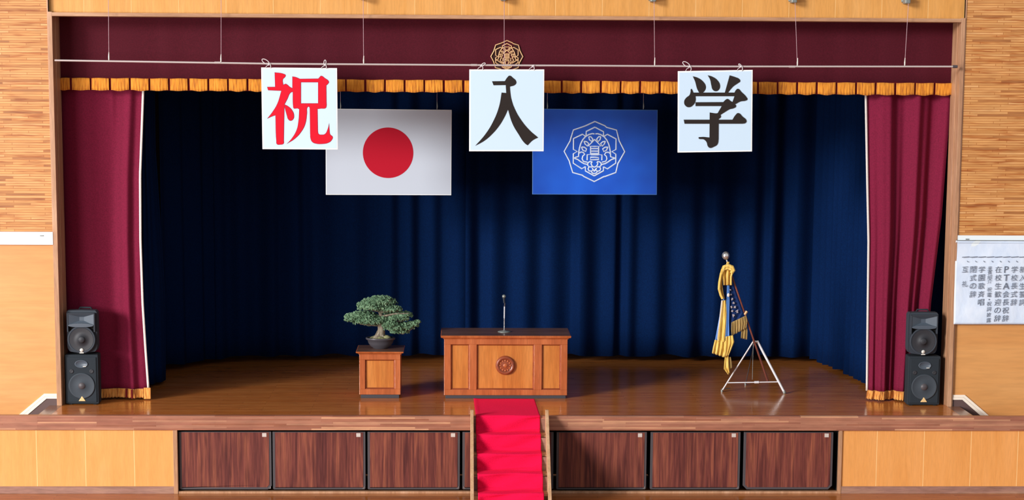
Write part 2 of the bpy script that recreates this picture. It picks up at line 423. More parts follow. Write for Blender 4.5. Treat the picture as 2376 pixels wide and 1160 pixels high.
rc = S(); rc.box(BX0, BX1, 1.1, 1.15, -0.0, 0.82); rc.box(BX0 - 0.05, BX0, 0.06, 1.1, 0, 0.82); rc.box(BX1, BX1 + 0.05, 0.06, 1.1, 0, 0.82)
rc.box(BX0, BX1, 0.06, 1.1, 0.80, 0.86)
struct(rc.build('wall_under_stage', M_['black']))

# seven pull-out storage units under the stage
edges = [(-4.205, -3.045), (-3.026, -1.84), (-1.79, -0.633), (-0.605, 0.525), (0.585, 1.686), (1.732, 2.857), (2.90, 4.021)]
names = ['directly right of the left tan boards', 'second from the left tan boards', 'just left of the red-carpeted stairs',
         'mostly hidden behind the red-carpeted stairs', 'in shade just right of the red-carpeted stairs', 'middle one right of the stairs',
         'rightmost, beside the right tan boards']
# measured on the photo the right-hand units are shifted a little outward
edges[4] = (0.585, 1.712); edges[5] = (1.745, 2.885); edges[6] = (2.905, 4.228)
def px_x(px, py=1070): return at(px, py, 0.03).x
pix = [(416, 630), (633, 848), (853, 1067), (1073, 1284), (1291, 1500), (1509, 1717), (1725, 1932)]
for k, (a, c) in enumerate(pix):
    x0, x1 = px_x(a), px_x(c)
    wdt = x1 - x0; z0, z1 = 0.032, 0.785; cx = (x0 + x1) / 2
    t = thing('storage_drawer', (cx, 0.03, z0), 'dark woodgrain storage front, ' + names[k], 'storage drawer', 'woodgrain storage fronts under the stage')
    hw, hh, ch = wdt / 2, z1 - z0, 0.035
    chl = 0.05 if k == 6 else ch * 0.3; chr_ = 0.05 if k in (0, 6) else ch * 0.4
    o = [(-hw, hh), (-hw, chl), (-hw + chl, 0), (hw - chr_, 0), (hw, chr_), (hw, hh)]
    S().prism(list(reversed(o)), 0.0, 0.03).build('edge_frame', M_['edge'], t, bevel=0.002)
    g = 0.03
    i_ = [(-hw + g, hh - 0.008), (-hw + g, chl + g * 0.4), (-hw + chl + g * 0.4, g), (hw - chr_ - g * 0.4, g), (hw - g, chr_ + g * 0.4), (hw - g, hh - 0.008)]
    S().prism(list(reversed(i_)), -0.004, 0.02).build('front_panel', M_['laminate'], t)
    S().box(-hw + 0.05, hw - 0.05, 0.03, 0.95, 0.03, hh - 0.03).build('drawer_box', M_['black'], t)
    if k != 3:
        S().box(hw - 0.115, hw - 0.06, -0.008, -0.003, hh - 0.065, hh - 0.015).build('label_plate', M_['plate'], t, bevel=0.002)
    if k in (0, 1, 2, 3, 4, 5):
        for sx in ((1,) if k in (1, 4, 5) else ((1,) if k != 3 else (-1,))):
            bm_ = S(); bm_.prism([(sx * (hw - 0.012), 0.012), (sx * (hw - 0.012), 0.045), (sx * (hw - 0.018), 0.045), (sx * (hw - 0.024), 0.022), (sx * (hw - 0.042), 0.018), (sx * (hw - 0.042), 0.012)][::sx * -1], -0.006, 0.0)
            bm_.build('corner_bracket', M_['bracket'], t)

# white rails on the side walls
for nm, x0, x1, lab in (('l', -9.0, -5.905, 'long pale blue-white wall rail left of the stage opening'),
                        ('r', 5.862, 9.0, 'long white wall rail right of the stage, behind the hanging paper')):
    t = thing('wall_rail', ((x0 + x1) / 2, PYN, 3.2), lab, 'wall rail', 'white rails on the side walls')
    hw = (x1 - x0) / 2
    S().box(-hw, hw, -0.045, 0.0, -0.085 if nm == 'l' else -0.065, 0.083).build('rail_board', M_['rail'], t, bevel=0.004)
    cx = at(97, 547, 0.7).x if nm == 'l' else at(2245, 553, 0.7).x
    cx -= (x0 + x1) / 2
    S().box(cx - 0.025, cx + 0.02, -0.055, -0.044, 0.027, 0.04).build('clip', M_['clip_grey'], t, bevel=0.003)

# ------------------------------------------------------------------ cloth of the stage
def folds(seed, n, sharp=1.0):
    r = random.Random(seed); s = []
    x = 0.0; nodes = []
    while x < 1.0001 + 1.0 / n:
        nodes.append((x, r.uniform(0.35, 1.0) * (1 if len(nodes) % 2 else -1))); x += r.uniform(0.35, 1.0) / n
    drift = [r.uniform(-1, 1) for _ in nodes]
    def fn(u, v):
        # piecewise cosine between irregular crests; crests wander slightly with the height
        for i in range(len(nodes) - 1):
            a, b2 = nodes[i][0] + drift[i] * 0.10 / n * v, nodes[i + 1][0] + drift[i + 1] * 0.10 / n * v
            if u < b2 or i == len(nodes) - 2:
                t = min(max((u - a) / (b2 - a), 0), 1)
                t = (1 - math.cos(PI * t)) / 2
                return nodes[i][1] * (1 - t) + nodes[i + 1][1] * t
        return 0
    return fn

def drape(path, ztop, zbot, fold, amp, nu=400, nv=14, top_amp=0.7, wave=0.0):
    """cloth hanging along a plan path [(x,y)...]"""
    ln = [0]
    for a, c in zip(path[:-1], path[1:]): ln.append(ln[-1] + math.hypot(c[0] - a[0], c[1] - a[1]))
    tot = ln[-1]
    def base(u):
        d = u * tot
        for i in range(len(path) - 1):
            if d <= ln[i + 1] or i == len(path) - 2:
                t = (d - ln[i]) / (ln[i + 1] - ln[i]); a, c = path[i], path[i + 1]
                nx, ny = -(c[1] - a[1]), c[0] - a[0]; q = math.hypot(nx, ny)
                return a[0] + (c[0] - a[0]) * t, a[1] + (c[1] - a[1]) * t, nx / q, ny / q
    def fn(u, v):
        x, y, nx, ny = base(u)
        f = fold(u, v) * amp * (top_amp + (1 - top_amp) * v)
        z = ztop + (zbot - ztop) * v
        if v == 1: z += wave * math.sin(u * 47) + wave * 0.7 * math.sin(u * 23 + 1)
        return (x + nx * f, y + ny * f, z)
    return S().grid(fn, nu, nv)

# navy back curtain: two overlapping widths
bc = drape([(-4.95, 3.30), (-4.85, 3.55), (-4.3, 4.2), (-3.7, 4.48), (-2.3, 4.56), (-0.35, 4.60)], 7.0, 1.095, folds(3, 17), 0.06, 520, 14, wave=0.012)
tag(bc.build('back_curtain', M_['navy'], off=(-2.6, 4.5, 1.1), solid=0.006), 'dark navy back curtain, shaded left half behind the bonsai', 'curtain', 'navy curtains around the stage')
bc = drape([(-0.55, 4.53), (1.5, 4.54), (4.80, 4.50)], 7.0, 1.095, folds(11, 17), 0.085, 620, 14, wave=0.014)
tag(bc.build('back_curtain', M_['navy'], off=(2.1, 4.5, 1.1), solid=0.006), 'navy back curtain with deep folds, right half behind the flag stand', 'curtain', 'navy curtains around the stage')
sc_ = drape([(4.76, 4.52), (4.87, 4.0), (5.0, 3.3), (5.06, 2.7), (5.10, 1.75), (5.45, 1.6), (6.1, 1.56)], 7.0, 1.05, folds(23, 21), 0.05, 420, 14, wave=0.012)
tag(sc_.build('side_curtain', M_['navy'], off=(4.98, 3.1, 1.05), solid=0.006), 'navy side curtain with narrow folds beside the right red curtain', 'curtain', 'navy curtains around the stage')
# left navy side curtain gathered in a bunch
def leg(u, v):
    a = u * 2 * PI
    k = 1 + 0.12 * math.sin(5 * a + 2 * v) + 0.07 * math.sin(11 * a)
    g = 0.10 + 0.10 * min(1, max(0, (v - 0.45) / 0.35))
    return (-4.955 + math.cos(a) * g * k - 0.04 * v, 2.45 + math.sin(a) * 0.36 * k, 7.0 + (1.05 - 7.0) * v)
tag(S().grid(leg, 90, 24).build('side_curtain', M_['navy'], off=(-4.96, 2.45, 1.05), solid=0.004), 'bunched navy side curtain beside the left red curtain', 'curtain', 'navy curtains around the stage')

def side_red(pxin, pxout, Y, zt, zb, fn_y, nm, lab):
    """red house curtain between two edge profiles given as (z, x)"""
    def prof(p, z):
        for (za, xa), (zb_, xb) in zip(p[:-1], p[1:]):
            if z >= zb_ or (zb_, xb) == p[-1]:
                t = (za - z) / (za - zb_); t = min(max(t, 0), 1); return xa + (xb - xa) * t
    L0 = thing(nm, ((pxin[0][1] + pxout[0][1]) / 2, Y, zb), lab, 'curtain', 'red house curtains')
    off = tuple(L0.location)
    def f(u, v, zlo=zb, zhi=zt, dy=0.0):
        z = zhi + (zlo - zhi) * v
        x = prof(pxin, z) * (1 - u) + prof(pxout, z) * u
        return (x, Y + dy + fn_y(u, (zt - z) / (zt - zb)), z)
    return L0, off, f, prof

# left red curtain
def fy_left(u, v):
    g = max(0, v - 0.1)
    y = 0.05 * math.sin(u * 5.2 + 0.6) + 0.5 * max(0, u - 0.55) ** 2 - 0.085 * math.exp(-((u - 0.12 - 0.04 * v) / 0.05) ** 2) * (0.4 + v)
    y += 0.035 * v * math.sin((u - 0.1 * v) * 26) * math.exp(-((u - 0.12) / 0.22) ** 2)
    y += 0.012 * v * math.sin(u * 17 + 2 * v)
    y -= 0.010 * math.exp(-((u - 0.36 + 0.14 * (v - .1)) / 0.03) ** 2) * math.exp(-((v - 0.22) / 0.12) ** 2)
    return y
pin = [(6.4, -4.80), (5.09, -4.80), (4.0, -4.86), (3.13, -4.872), (2.3, -4.86), (1.7, -4.835), (1.0, -4.80)]
pout = [(6.4, -5.95), (5.09, -5.95), (1.0, -5.93)]
L0, off, f, prof = side_red(pin, pout, 1.17, 6.4, 1.14, fy_left, 'red_curtain', 'dark red house curtain at the left side of the stage opening')
S().grid(lambda u, v: f(u, v), 160, 60).build('drape', M_['maroon'], L0, off, solid=0.006)
S().grid(lambda u, v: (lambda q: (q[0] + 0.028 - u * 0.03, q[1] - 0.012, q[2]))(f(0, v, 1.14)), 2, 60).build('white_edging', M_['white_cloth'], L0, off, solid=0.004)
def fr_l(u, v):
    q = f(u, 1.0); z = 1.15 - 0.118 * v + 0.035 * u * v * 0
    return (q[0] + 0.008 * math.sin(u * 140) * v, q[1] - 0.015 + 0.006 * math.sin(u * 330) - 0.02 * v, z + 0.004 * math.sin(u * 300) * v)
S().grid(fr_l, 420, 5).build('hem_fringe', M_['hem_fringe'], L0, off, solid=0.004)
a0 = f(0.0, 1.0)
S().box(a0[0] - 0.045, a0[0] + 0.05, a0[1] - 0.05, a0[1] - 0.03, 1.012, 1.165).build('fringe_end', M_['hem_fringe'], L0, off, bevel=0.008)
for uu in (0.17, 0.245):
    q = f(uu, 1.0); S().box(q[0] - 0.012, q[0] + 0.012, q[1] - 0.045, q[1] - 0.028, 1.03, 1.15).build('fringe_seam', M_['seam'], L0, off)

# right red curtain
def fy_right(u, v):
    y = 0.055 * math.sin(u * 2 * PI * 2.6 + 0.9) + 0.015 * math.sin(u * 2 * PI * 6.1 + 2 * v) * (0.3 + v)
    y += 0.02 * v * math.sin(u * 2 * PI * 9 + 1)
    return y
pin = [(6.4, 4.735), (5.09, 4.745), (4.0, 4.80), (3.16, 4.845), (2.2, 4.865), (1.0, 4.89)]
pout = [(6.4, 5.92), (5.09, 5.86), (4.2, 5.82), (3.5, 5.79), (2.36, 5.69), (1.0, 5.62)]
L0, off, f, prof = side_red(pin, pout, 1.17, 6.4, 1.125, fy_right, 'red_curtain', 'dark red house curtain at the right side of the stage opening')
S().grid(lambda u, v: f(u, v), 200, 60).build('drape', M_['maroon'], L0, off, solid=0.006)
S().grid(lambda u, v: (lambda q: (q[0] - 0.022 + u * 0.03, q[1] - 0.012, q[2]))(f(0, v, 1.125)), 2, 60).build('white_edging', M_['white_cloth'], L0, off, solid=0.004)
def fr_r(u, v):
    q = f(u, 1.0); z = 1.135 - 0.115 * v
    return (q[0] - 0.02 * v * (1 - u) + 0.008 * math.sin(u * 120) * v, q[1] - 0.012 + 0.009 * math.sin(u * 280) - 0.02 * v, z + 0.004 * math.sin(u * 270) * v)
S().grid(fr_r, 420, 5).build('hem_fringe', M_['hem_fringe'], L0, off, solid=0.004)

# top valance with fringe blocks
V = thing('valance', (0, 1.06, 5.1), 'wide maroon valance with orange-gold fringe across the top of the stage', 'valance')
Vo = tuple(V.location)
fv = folds(31, 30)
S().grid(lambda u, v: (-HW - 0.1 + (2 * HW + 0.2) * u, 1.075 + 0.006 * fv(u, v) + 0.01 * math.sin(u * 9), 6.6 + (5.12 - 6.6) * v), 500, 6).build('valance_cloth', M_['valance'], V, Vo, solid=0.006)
seams_px = [165 + 45.55 * k for k in range(-1, 46)]
sx_ = [at(p, 200, 1.04).x for p in seams_px]
for i, (a, c) in enumerate(zip(sx_[:-1], sx_[1:])):
    a, c = max(a, -HW - 0.02), min(c, HW + 0.04)
    if c - a < 0.05: continue
    rr = random.Random(i); w = c - a - 0.022 - rr.uniform(0, 0.008)
    ph = rr.uniform(0, 6)
    S().grid(lambda u, v: (a + 0.011 + w * u, 1.045 - 0.008 * math.sin(PI * u) + 0.004 * math.sin(u * 37 + ph) * v, 5.262 - 0.158 * v + 0.003 * math.sin(u * 5 + ph) + (0.006 * math.cos(u * PI * 2) * v)), 24, 4).build('fringe_block', M_['gold_fringe'], V, Vo, solid=0.006)
S().grid(lambda u, v: (-HW - 0.05 + (2 * HW + 0.1) * u, 1.06, 5.268 - 0.162 * v), 60, 1).build('fringe_band', M_['seam'], V, Vo, solid=0.004)

# ------------------------------------------------------------------ line-work of the crest
def mir(p): return [(1160 - x, y) for x, y in p]
def circ(x, y, r, a0=0, a1=360, n=14): return [(x + r * math.cos(math.radians(a0 + (a1 - a0) * i / n)), y + r * math.sin(math.radians(a0 + (a1 - a0) * i / n))) for i in range(n + 1)]
outer = [(580, 145), (730, 208), (752, 230), (903, 270), (945, 430), (955, 448), (1030, 592), (945, 745), (932, 765), (900, 905), (745, 962), (718, 968), (577, 1040),
         (420, 962), (400, 945), (255, 905), (208, 755), (203, 735), (125, 592), (213, 435), (218, 412), (258, 275), (420, 218), (445, 208), (580, 145)]
half = [[(580, 230), (450, 295), (450, 370)], [(440, 365), (395, 335), (262, 402), (262, 562), (322, 592), (262, 628), (262, 765), (388, 850), (445, 818)],
        [(445, 818), (445, 880), (580, 955)],
        [(574, 330), (540, 326), (490, 340), (440, 372), (400, 418), (372, 475), (355, 535), (344, 600), (340, 668), (300, 680), (272, 692)],
        [(275, 692), (330, 712), (375, 745), (420, 772), (478, 786)],
        [(350, 618), (375, 600), (412, 606), (432, 636), (404, 660), (394, 700), (412, 738), (470, 752)],
        [(490, 372), (522, 372), (552, 408), (532, 445), (500, 415), (490, 372)],
        [(420, 440), (458, 445), (492, 472), (468, 512), (436, 480), (420, 440)],
        [(382, 526), (425, 528), (460, 552), (445, 592), (402, 572), (382, 526)],
        [(580, 412), (484, 512), (580, 516)], [(520, 520), (520, 636), (470, 640), (470, 722)],
        [(520, 548), (580, 548)], [(520, 586), (580, 586)], [(520, 622), (580, 622)], [(520, 640), (580, 640)],
        [(580, 676), (518, 678), (518, 712), (580, 714)],
        [(545, 745), (510, 742), (482, 760), (478, 795), (500, 820), (545, 822)], [(548, 748), (528, 770), (545, 808), (580, 826)],
        [(500, 822), (485, 850), (500, 880), (535, 885), (560, 870), (548, 835)], [(535, 888), (548, 912), (580, 922)], [(560, 850), (580, 890)]]
strokes = [outer] + half + [mir(p) for p in half]
def crest(cx, cz, y, unit, r, mat, parent, off, name='crest', flat=0.35):
    """crest strokes as slim raised bands; unit = metres per drawing unit"""
    mb = S()
    for st in strokes:
        pts = [(cx + (x - 580) * unit, y, cz - (z - 592) * unit) for x, z in st]
        mb.tube(pts, r, 6)
    mb.v = [(v[0], y + (v[1] - y) * flat, v[2]) for v in mb.v]
    return mb.build(name, mat, parent, off)

# embroidered gold crest on the valance
g = at(1176.5, 131, 1.04)
crest(g.x, g.z, 1.052, 0.0855 * 2 / 362 * 0.97 * 1.0 * (0.2155 / 0.0855) / 2.5 , 0.0082, M_['emblem_gold'], V, Vo, 'gold_crest', 0.5)
u_ = 0.0855 * 2 / 362 * 0.97 * (0.2155 / 0.0855) / 2.5
mb = S(); mb.lathe([(0.0, 0.0), (450 * u_, 0.0)], (g.x, 1.062, g.z), 40, 'y')
mb.build('crest_ground', M_['emblem_dark'], V, Vo)

# ------------------------------------------------------------------ hanging rod and its wires
RY = 0.62
rl, rr_ = at(127, 140, RY), at(2216, 154.5, RY)
R0 = thing('hanging_rod', (0, RY, 5.46), 'long thin pale metal rod hung across the top of the stage opening', 'rod')
mids = [rl, at(640, 148, RY), at(1170, 151.5, RY), at(1690, 154.3, RY), rr_]
S().tube([Vector(p) - Vector((0, RY, 5.46)) for p in mids], 0.0125, 12).build('rod', M_['metal'], R0)
for px_, py_ in ((505, 145.5), (1100, 151), (1838, 154.7)):
    q = at(px_, py_, RY) - Vector((0, RY, 5.46)); S().tube([q - Vector((0.04, 0, 0)), q + Vector((0.04, 0, 0))], 0.0155, 12).build('rod_joint', M_['metal'], R0)
q = rr_ - Vector((0, RY, 5.46)); S().tube([q - Vector((0.03, 0, 0)), q + Vector((0.03, 0, 0))], 0.02, 12).build('end_socket', M_['edge'], R0)
wl = ['leftmost, near the left red curtain', 'second from the left, above the left sign panel', 'third from the left, right of the red character panel', 'in the middle, behind the gold crest',
      'just left of the right sign panel', 'right of the right sign panel', 'rightmost, near the right jamb']
for k, (x0, x1, by) in enumerate(((252, 253, 0), (513, 513, 0), (843, 844, 0), (1170, 1170, 2), (1518, 1519, 3), (1846, 1850, 3), (2106, 2099, 4))):
    ry_ = [141.5, 146, 149.5, 151.5, 153.8, 154.6, 154.3][k]
    b0 = at(x1, ry_, RY)
    bz = 6.40 if k < 2 else 6.285
    top = at(x0, 40, RY); dx = (top.x - b0.x) / (top.z - b0.z)
    t = thing('suspension_wire', tuple(b0), 'thin steel wire holding the rod, ' + wl[k], 'wire', 'wires holding the hanging rod')
    S().tube([(0, 0, 0.01), (dx * (bz - b0.z), 0, bz - b0.z)], 0.0036, 6).build('wire', M_['wire'], t)
    if k != 3: S().tube([(0, -0.004, 0.012), (0, -0.004, 0.05), (0.002, -0.004, 0.11)], [0.008, 0.010, 0.005], 8).build('turnbuckle', M_['bright_wire'], t)
    xb = dx * (bz - b0.z); hz = bz - b0.z
    w = S(); w.box(xb - 0.045, xb + 0.025, -0.01, 0.15, hz - 0.01, hz + 0.09); w.box(xb - 0.065, xb + 0.045, 0.11, 0.15, hz + 0.01, hz + 0.12)
    w.build('wall_bracket', M_['clip_grey'], t, bevel=0.012)

# ------------------------------------------------------------------ letters as filled outlines
def bez_spline(cu, pts):
    sp = cu.splines.new('BEZIER'); sp.bezier_points.add(len(pts) - 1); sp.use_cyclic_u = True
    for bp, p in zip(sp.bezier_points, pts):
        bp.co = (p[0], p[1], 0)
        h_ = 'VECTOR' if len(p) > 2 else 'AUTO'
        bp.handle_left_type = h_; bp.handle_right_type = h_
def outline_mesh(splines, tofn, depth, offset=0.0, keep=None):
    """filled 2D outlines; tofn maps drawing coordinates to local (x, z)"""
    out = []
    for gi, grp in enumerate(splines):
        cu = bpy.data.curves.new('outline', 'CURVE'); cu.dimensions = '2D'; cu.fill_mode = 'BOTH'; cu.resolution_u = 6
        cu.extrude = depth / 2; cu.offset = offset
        for pts in grp: bez_spline(cu, [tofn(p[0], p[1]) + (() if len(p) < 3 else (1,)) for p in pts])
        ob = bpy.data.objects.new('outline', cu); COL.objects.link(ob)
        dg = bpy.context.evaluated_depsgraph_get(); dg.update()
        me = bpy.data.meshes.new_from_object(ob.evaluated_get(dg))
        out.append(([(v.co.x, -v.co.z - 0.0006 * gi, v.co.y) for v in me.vertices], [tuple(p.vertices) for p in me.polygons]))
        COL.objects.unlink(ob); bpy.data.objects.remove(ob); bpy.data.meshes.remove(me)
    return out
C = 1
g_iwai = [[[(205, 125, C), (325, 145), (348, 162), (338, 190), (314, 215), (318, 284, C), (347, 272), (370, 283), (400, 310), (432, 327, C), (432, 178, C), (475, 185), (530, 208, C),
            (765, 205, C), (782, 186), (800, 170), (850, 198), (903, 248), (896, 268), (870, 295, C), (872, 500, C), (872, 560), (862, 584), (800, 592), (757, 597, C), (762, 880, C), (772, 915), (810, 924), (850, 915), (882, 860), (905, 776, C),
            (912, 880), (918, 918), (952, 955), (935, 1000), (900, 1028), (820, 1045), (730, 1040), (690, 1022), (668, 985), (660, 900, C), (655, 600, C), (650, 574), (640, 568), (628, 576), (622, 650), (600, 790), (555, 880),
            (470, 975), (360, 1045, C), (430, 965), (488, 860), (510, 750), (520, 600, C), (500, 590), (450, 588), (442, 560), (437, 378, C), (412, 388), (370, 470), (335, 537, C), (380, 560), (428, 605), (457, 680), (445, 728), (410, 748),
            (380, 730), (362, 680), (332, 572, C), (325, 1000, C), (322, 1040), (275, 1054), (235, 1048), (226, 1000), (215, 678, C), (180, 690), (108, 722, C), (180, 628), (238, 530), (290, 364, C), (122, 357, C), (108, 312, C), (211, 311, C)],
           [(545, 255, C), (545, 522, C), (762, 522, C), (762, 255, C)]]]
g_nyu = [[[(340, 240, C), (505, 238, C), (535, 192), (565, 168), (605, 192), (652, 248), (640, 282), (570, 310, C), (575, 380), (592, 480), (640, 610), (720, 745), (820, 865), (932, 962, C), (865, 996), (797, 1062, C),
           (760, 1035), (680, 920), (600, 780), (545, 603, C), (500, 700), (430, 815), (335, 925), (240, 1005), (125, 1068, C), (250, 925), (350, 765), (430, 565), (463, 385, C), (522, 390, C), (516, 290, C), (360, 292, C)]]]
g_gaku = [[[(228, 172, C), (290, 190), (360, 240), (392, 300), (380, 350), (345, 385, C), (310, 380, C), (283, 330), (258, 240)]],
          [[(415, 160, C), (470, 175), (540, 225), (570, 290), (555, 340), (515, 360), (478, 340), (460, 285), (445, 215)]],
          [[(690, 160, C), (760, 182), (812, 208), (822, 235), (795, 258), (735, 300), (665, 382, C), (628, 382, C)]],
          [[(210, 330), (222, 345), (235, 376, C), (750, 376, C), (768, 345), (792, 328), (840, 370), (900, 432), (912, 462), (888, 478), (825, 488), (765, 520, C), (722, 502, C), (750, 422, C), (262, 422, C), (262, 480), (235, 530),
            (180, 560), (135, 540), (120, 490), (142, 445), (188, 405), (200, 370)]],
          [[(262, 497, C), (610, 495, C), (640, 465), (662, 455), (700, 480), (752, 515), (770, 548), (740, 572), (690, 585), (630, 620), (575, 655, C), (580, 680), (545, 712, C), (500, 720, C), (500, 640, C), (540, 633, C), (590, 545, C), (262, 545, C)]],
          [[(440, 625, C), (490, 633), (552, 640, C), (550, 960, C), (535, 1025), (490, 1055), (440, 1068), (415, 1045), (402, 1000), (370, 965), (300, 942), (330, 932), (437, 938, C)]],
          [[(115, 715, C), (725, 715, C), (760, 660), (795, 632), (850, 675), (900, 732), (885, 758), (850, 766, C), (125, 766, C)]]]
SY = 0.62
signs = [('white sign panel with a large red character, leftmost of the three', [(606, 156.5), (782, 158), (784, 347), (609, 346)], g_iwai, (600, 145, 5.526), M_['glyph_red']),
         ('white sign panel with a large two-stroke black character, in the middle', [(1089, 161), (1263, 161), (1261.5, 351), (1088.5, 351)], g_nyu, (1080, 145, 5.526), M_['glyph_black']),
         ('white sign panel with a large many-stroke black character, rightmost of the three', [(1573, 165), (1746.5, 162), (1745, 351.5), (1572.5, 354)], g_gaku, (1565, 145, 5.395), M_['glyph_black'])]
cords = [[(625, 149), (754, 151)], [(1117, 153), (1236, 154)], [(1600, 155), (1719, 154.5)]]
for k, (lab, quad, gl, (ox, oy, sc), gm) in enumerate(signs):
    P = [at(x, y, SY) for x, y in quad]
    cx = sum(p.x for p in P) / 4; cz = sum(p.z for p in P) / 4
    t = thing('sign_panel', (cx, SY, cz), lab, 'sign', 'three hanging one-character panels')
    q = [(p.x - cx, p.z - cz) for p in P]
    S().prism([(x, z) for x, z in reversed(q)], 0.0, 0.02).build('board', M_['board_edge'], t, bevel=0.002)
    S().prism([(x * 0.965, z * 0.968) for x, z in reversed(q)], -0.0015, 0.0005).build('face_sheet', M_['board_face'], t)
    def tofn(x, y):
        w = at(ox + x / sc, oy + y / sc, SY); return (w.x - cx, w.z - cz)
    if k == 0:
        mb = S()
        for vs, fs in outline_mesh(gl, tofn, 0.002, 0.0002): mb.add([(v[0], v[1] - 0.002, v[2]) for v in vs], fs)
        mb.build('character_outline', M_['glyph_shade'], t)
    mb = S()
    for vs, fs in outline_mesh(gl, tofn, 0.002, -0.0038 if k == 0 else 0.0): mb.add([(v[0], v[1] - 0.004, v[2]) for v in vs], fs)
    mb.build('character', gm, t)
    # white string ties around the rod
    for j, (ax, ay) in enumerate(cords[k]):
        w = at(ax, ay, RY) - Vector((cx, SY, cz)); top = (q[0][1] + q[1][1]) / 2
        big = (k + j) % 2 == 0
        mb = S()
        ring = [(w.x + 0.012 * math.cos(a), w.y + 0.017 * math.sin(a), w.z + 0.017 * math.cos(a)) for a in [2 * PI * i / 14 for i in range(15)]]
        mb.tube(ring, 0.005, 6)
        mb.tube([(w.x + 0.012, w.y - 0.02, w.z + 0.01), (w.x + 0.02, w.y - 0.02, w.z - 0.03), (w.x + 0.015, w.y + 0.005, top - 0.01)], 0.0055, 6)
        mb.tube([(w.x - 0.012, w.y - 0.02, w.z - 0.008), (w.x - 0.04, w.y - 0.015, w.z - 0.03), (w.x - 0.05, w.y + 0.005, top - 0.01)], 0.0035, 6)
        lx = [(-0.09, 0.055), (0.005, 0.06), (0.05, 0.03), (0.02, 0.01), (-0.09, 0.055), (-0.03, 0.028)][k * 2 + j]
        loop = []
        for i in range(13):
            a = 2 * PI * i / 12; tt = (1 - math.cos(a)) / 2
            loop.append((w.x + lx[0] * tt - lx[1] * 0.22 * math.sin(a), w.y - 0.02, w.z + lx[1] * tt + lx[0] * 0.22 * math.sin(a) + 0.005))
        mb.tube(loop, 0.0052, 6)
        mb.ball((w.x, w.y - 0.018, w.z + 0.002), 0.012, 6)
        mb.build('tie_cord', M_['cord'], t)

# ------------------------------------------------------------------ flag boards
FY = 2.9
for k, (quad, wires_px) in enumerate((([(755.5, 252), (1048, 255), (1047, 453), (756, 452)], [(790, 1), (1014, 1)]),
                                      ([(1235.5, 252), (1526, 255), (1524, 452), (1235, 451)], [(1270, 1), (1493, 1)]))):
    P = [at(x, y, FY) for x, y in quad]
    cx = sum(p.x for p in P) / 4; cz = sum(p.z for p in P) / 4; q = [(p.x - cx, p.z - cz) for p in P]
    t = thing('flag_board', (cx, FY, cz), ('white rectangular flag board with one red disc, hanging above the bonsai', 'blue rectangular flag board with a white line crest, hanging above the podium')[k], 'flag', 'flag boards hanging inside the stage')
    S().prism([(x, z) for x, z in reversed(q)], 0.0, 0.03).build('board', M_['board_edge' if k == 0 else 'satin'], t, bevel=0.002)
    S().prism([(x * 0.99, z * 0.985) for x, z in reversed(q)], -0.0015, 0.0005).build('face', M_['flag_white' if k == 0 else 'flag_blue'], t)
    if k == 0:
        c = at(900.5, 354.5, FY); r = 58.6 * (at(901, 354, FY) - at(900, 354, FY)).length
        mb = S(); mb.lathe([(0, 0.002), (r, 0.002), (r, 0.0)], (c.x - cx, -0.0015, c.z - cz), 72, 'y', smooth=False); mb.build('red_disc', M_['flag_red'], t)
    else:
        c = at(1380, 351.5, FY); u1 = (at(1381, 351, FY) - at(1380, 351, FY)).length / 6.444
        crest(c.x - cx, c.z - cz, -0.002, u1, 0.0108, M_['emblem_white'], t, (0, 0, 0), 'crest', 0.25)
    for (px_, _) in wires_px:
        b0 = at(px_, 253.5, FY) - Vector((cx, FY, cz))
        S().tube([(b0.x, 0.015, b0.z), (b0.x, 0.015, 7.39 - cz)], 0.003, 6).build('wire', M_['wire'], t)
        S().tube([(b0.x, 0.012, b0.z), (b0.x + 0.004, 0.012, b0.z + 0.04), (b0.x, 0.012, b0.z + 0.11)], [0.006, 0.010, 0.004], 8).build('turnbuckle', M_['clip_grey'], t)
    S().tube([(-0.95, 0.015, 7.38 - cz), (0.95, 0.015, 7.38 - cz)], 0.012, 8).build('batten', M_['clip_grey'], t)

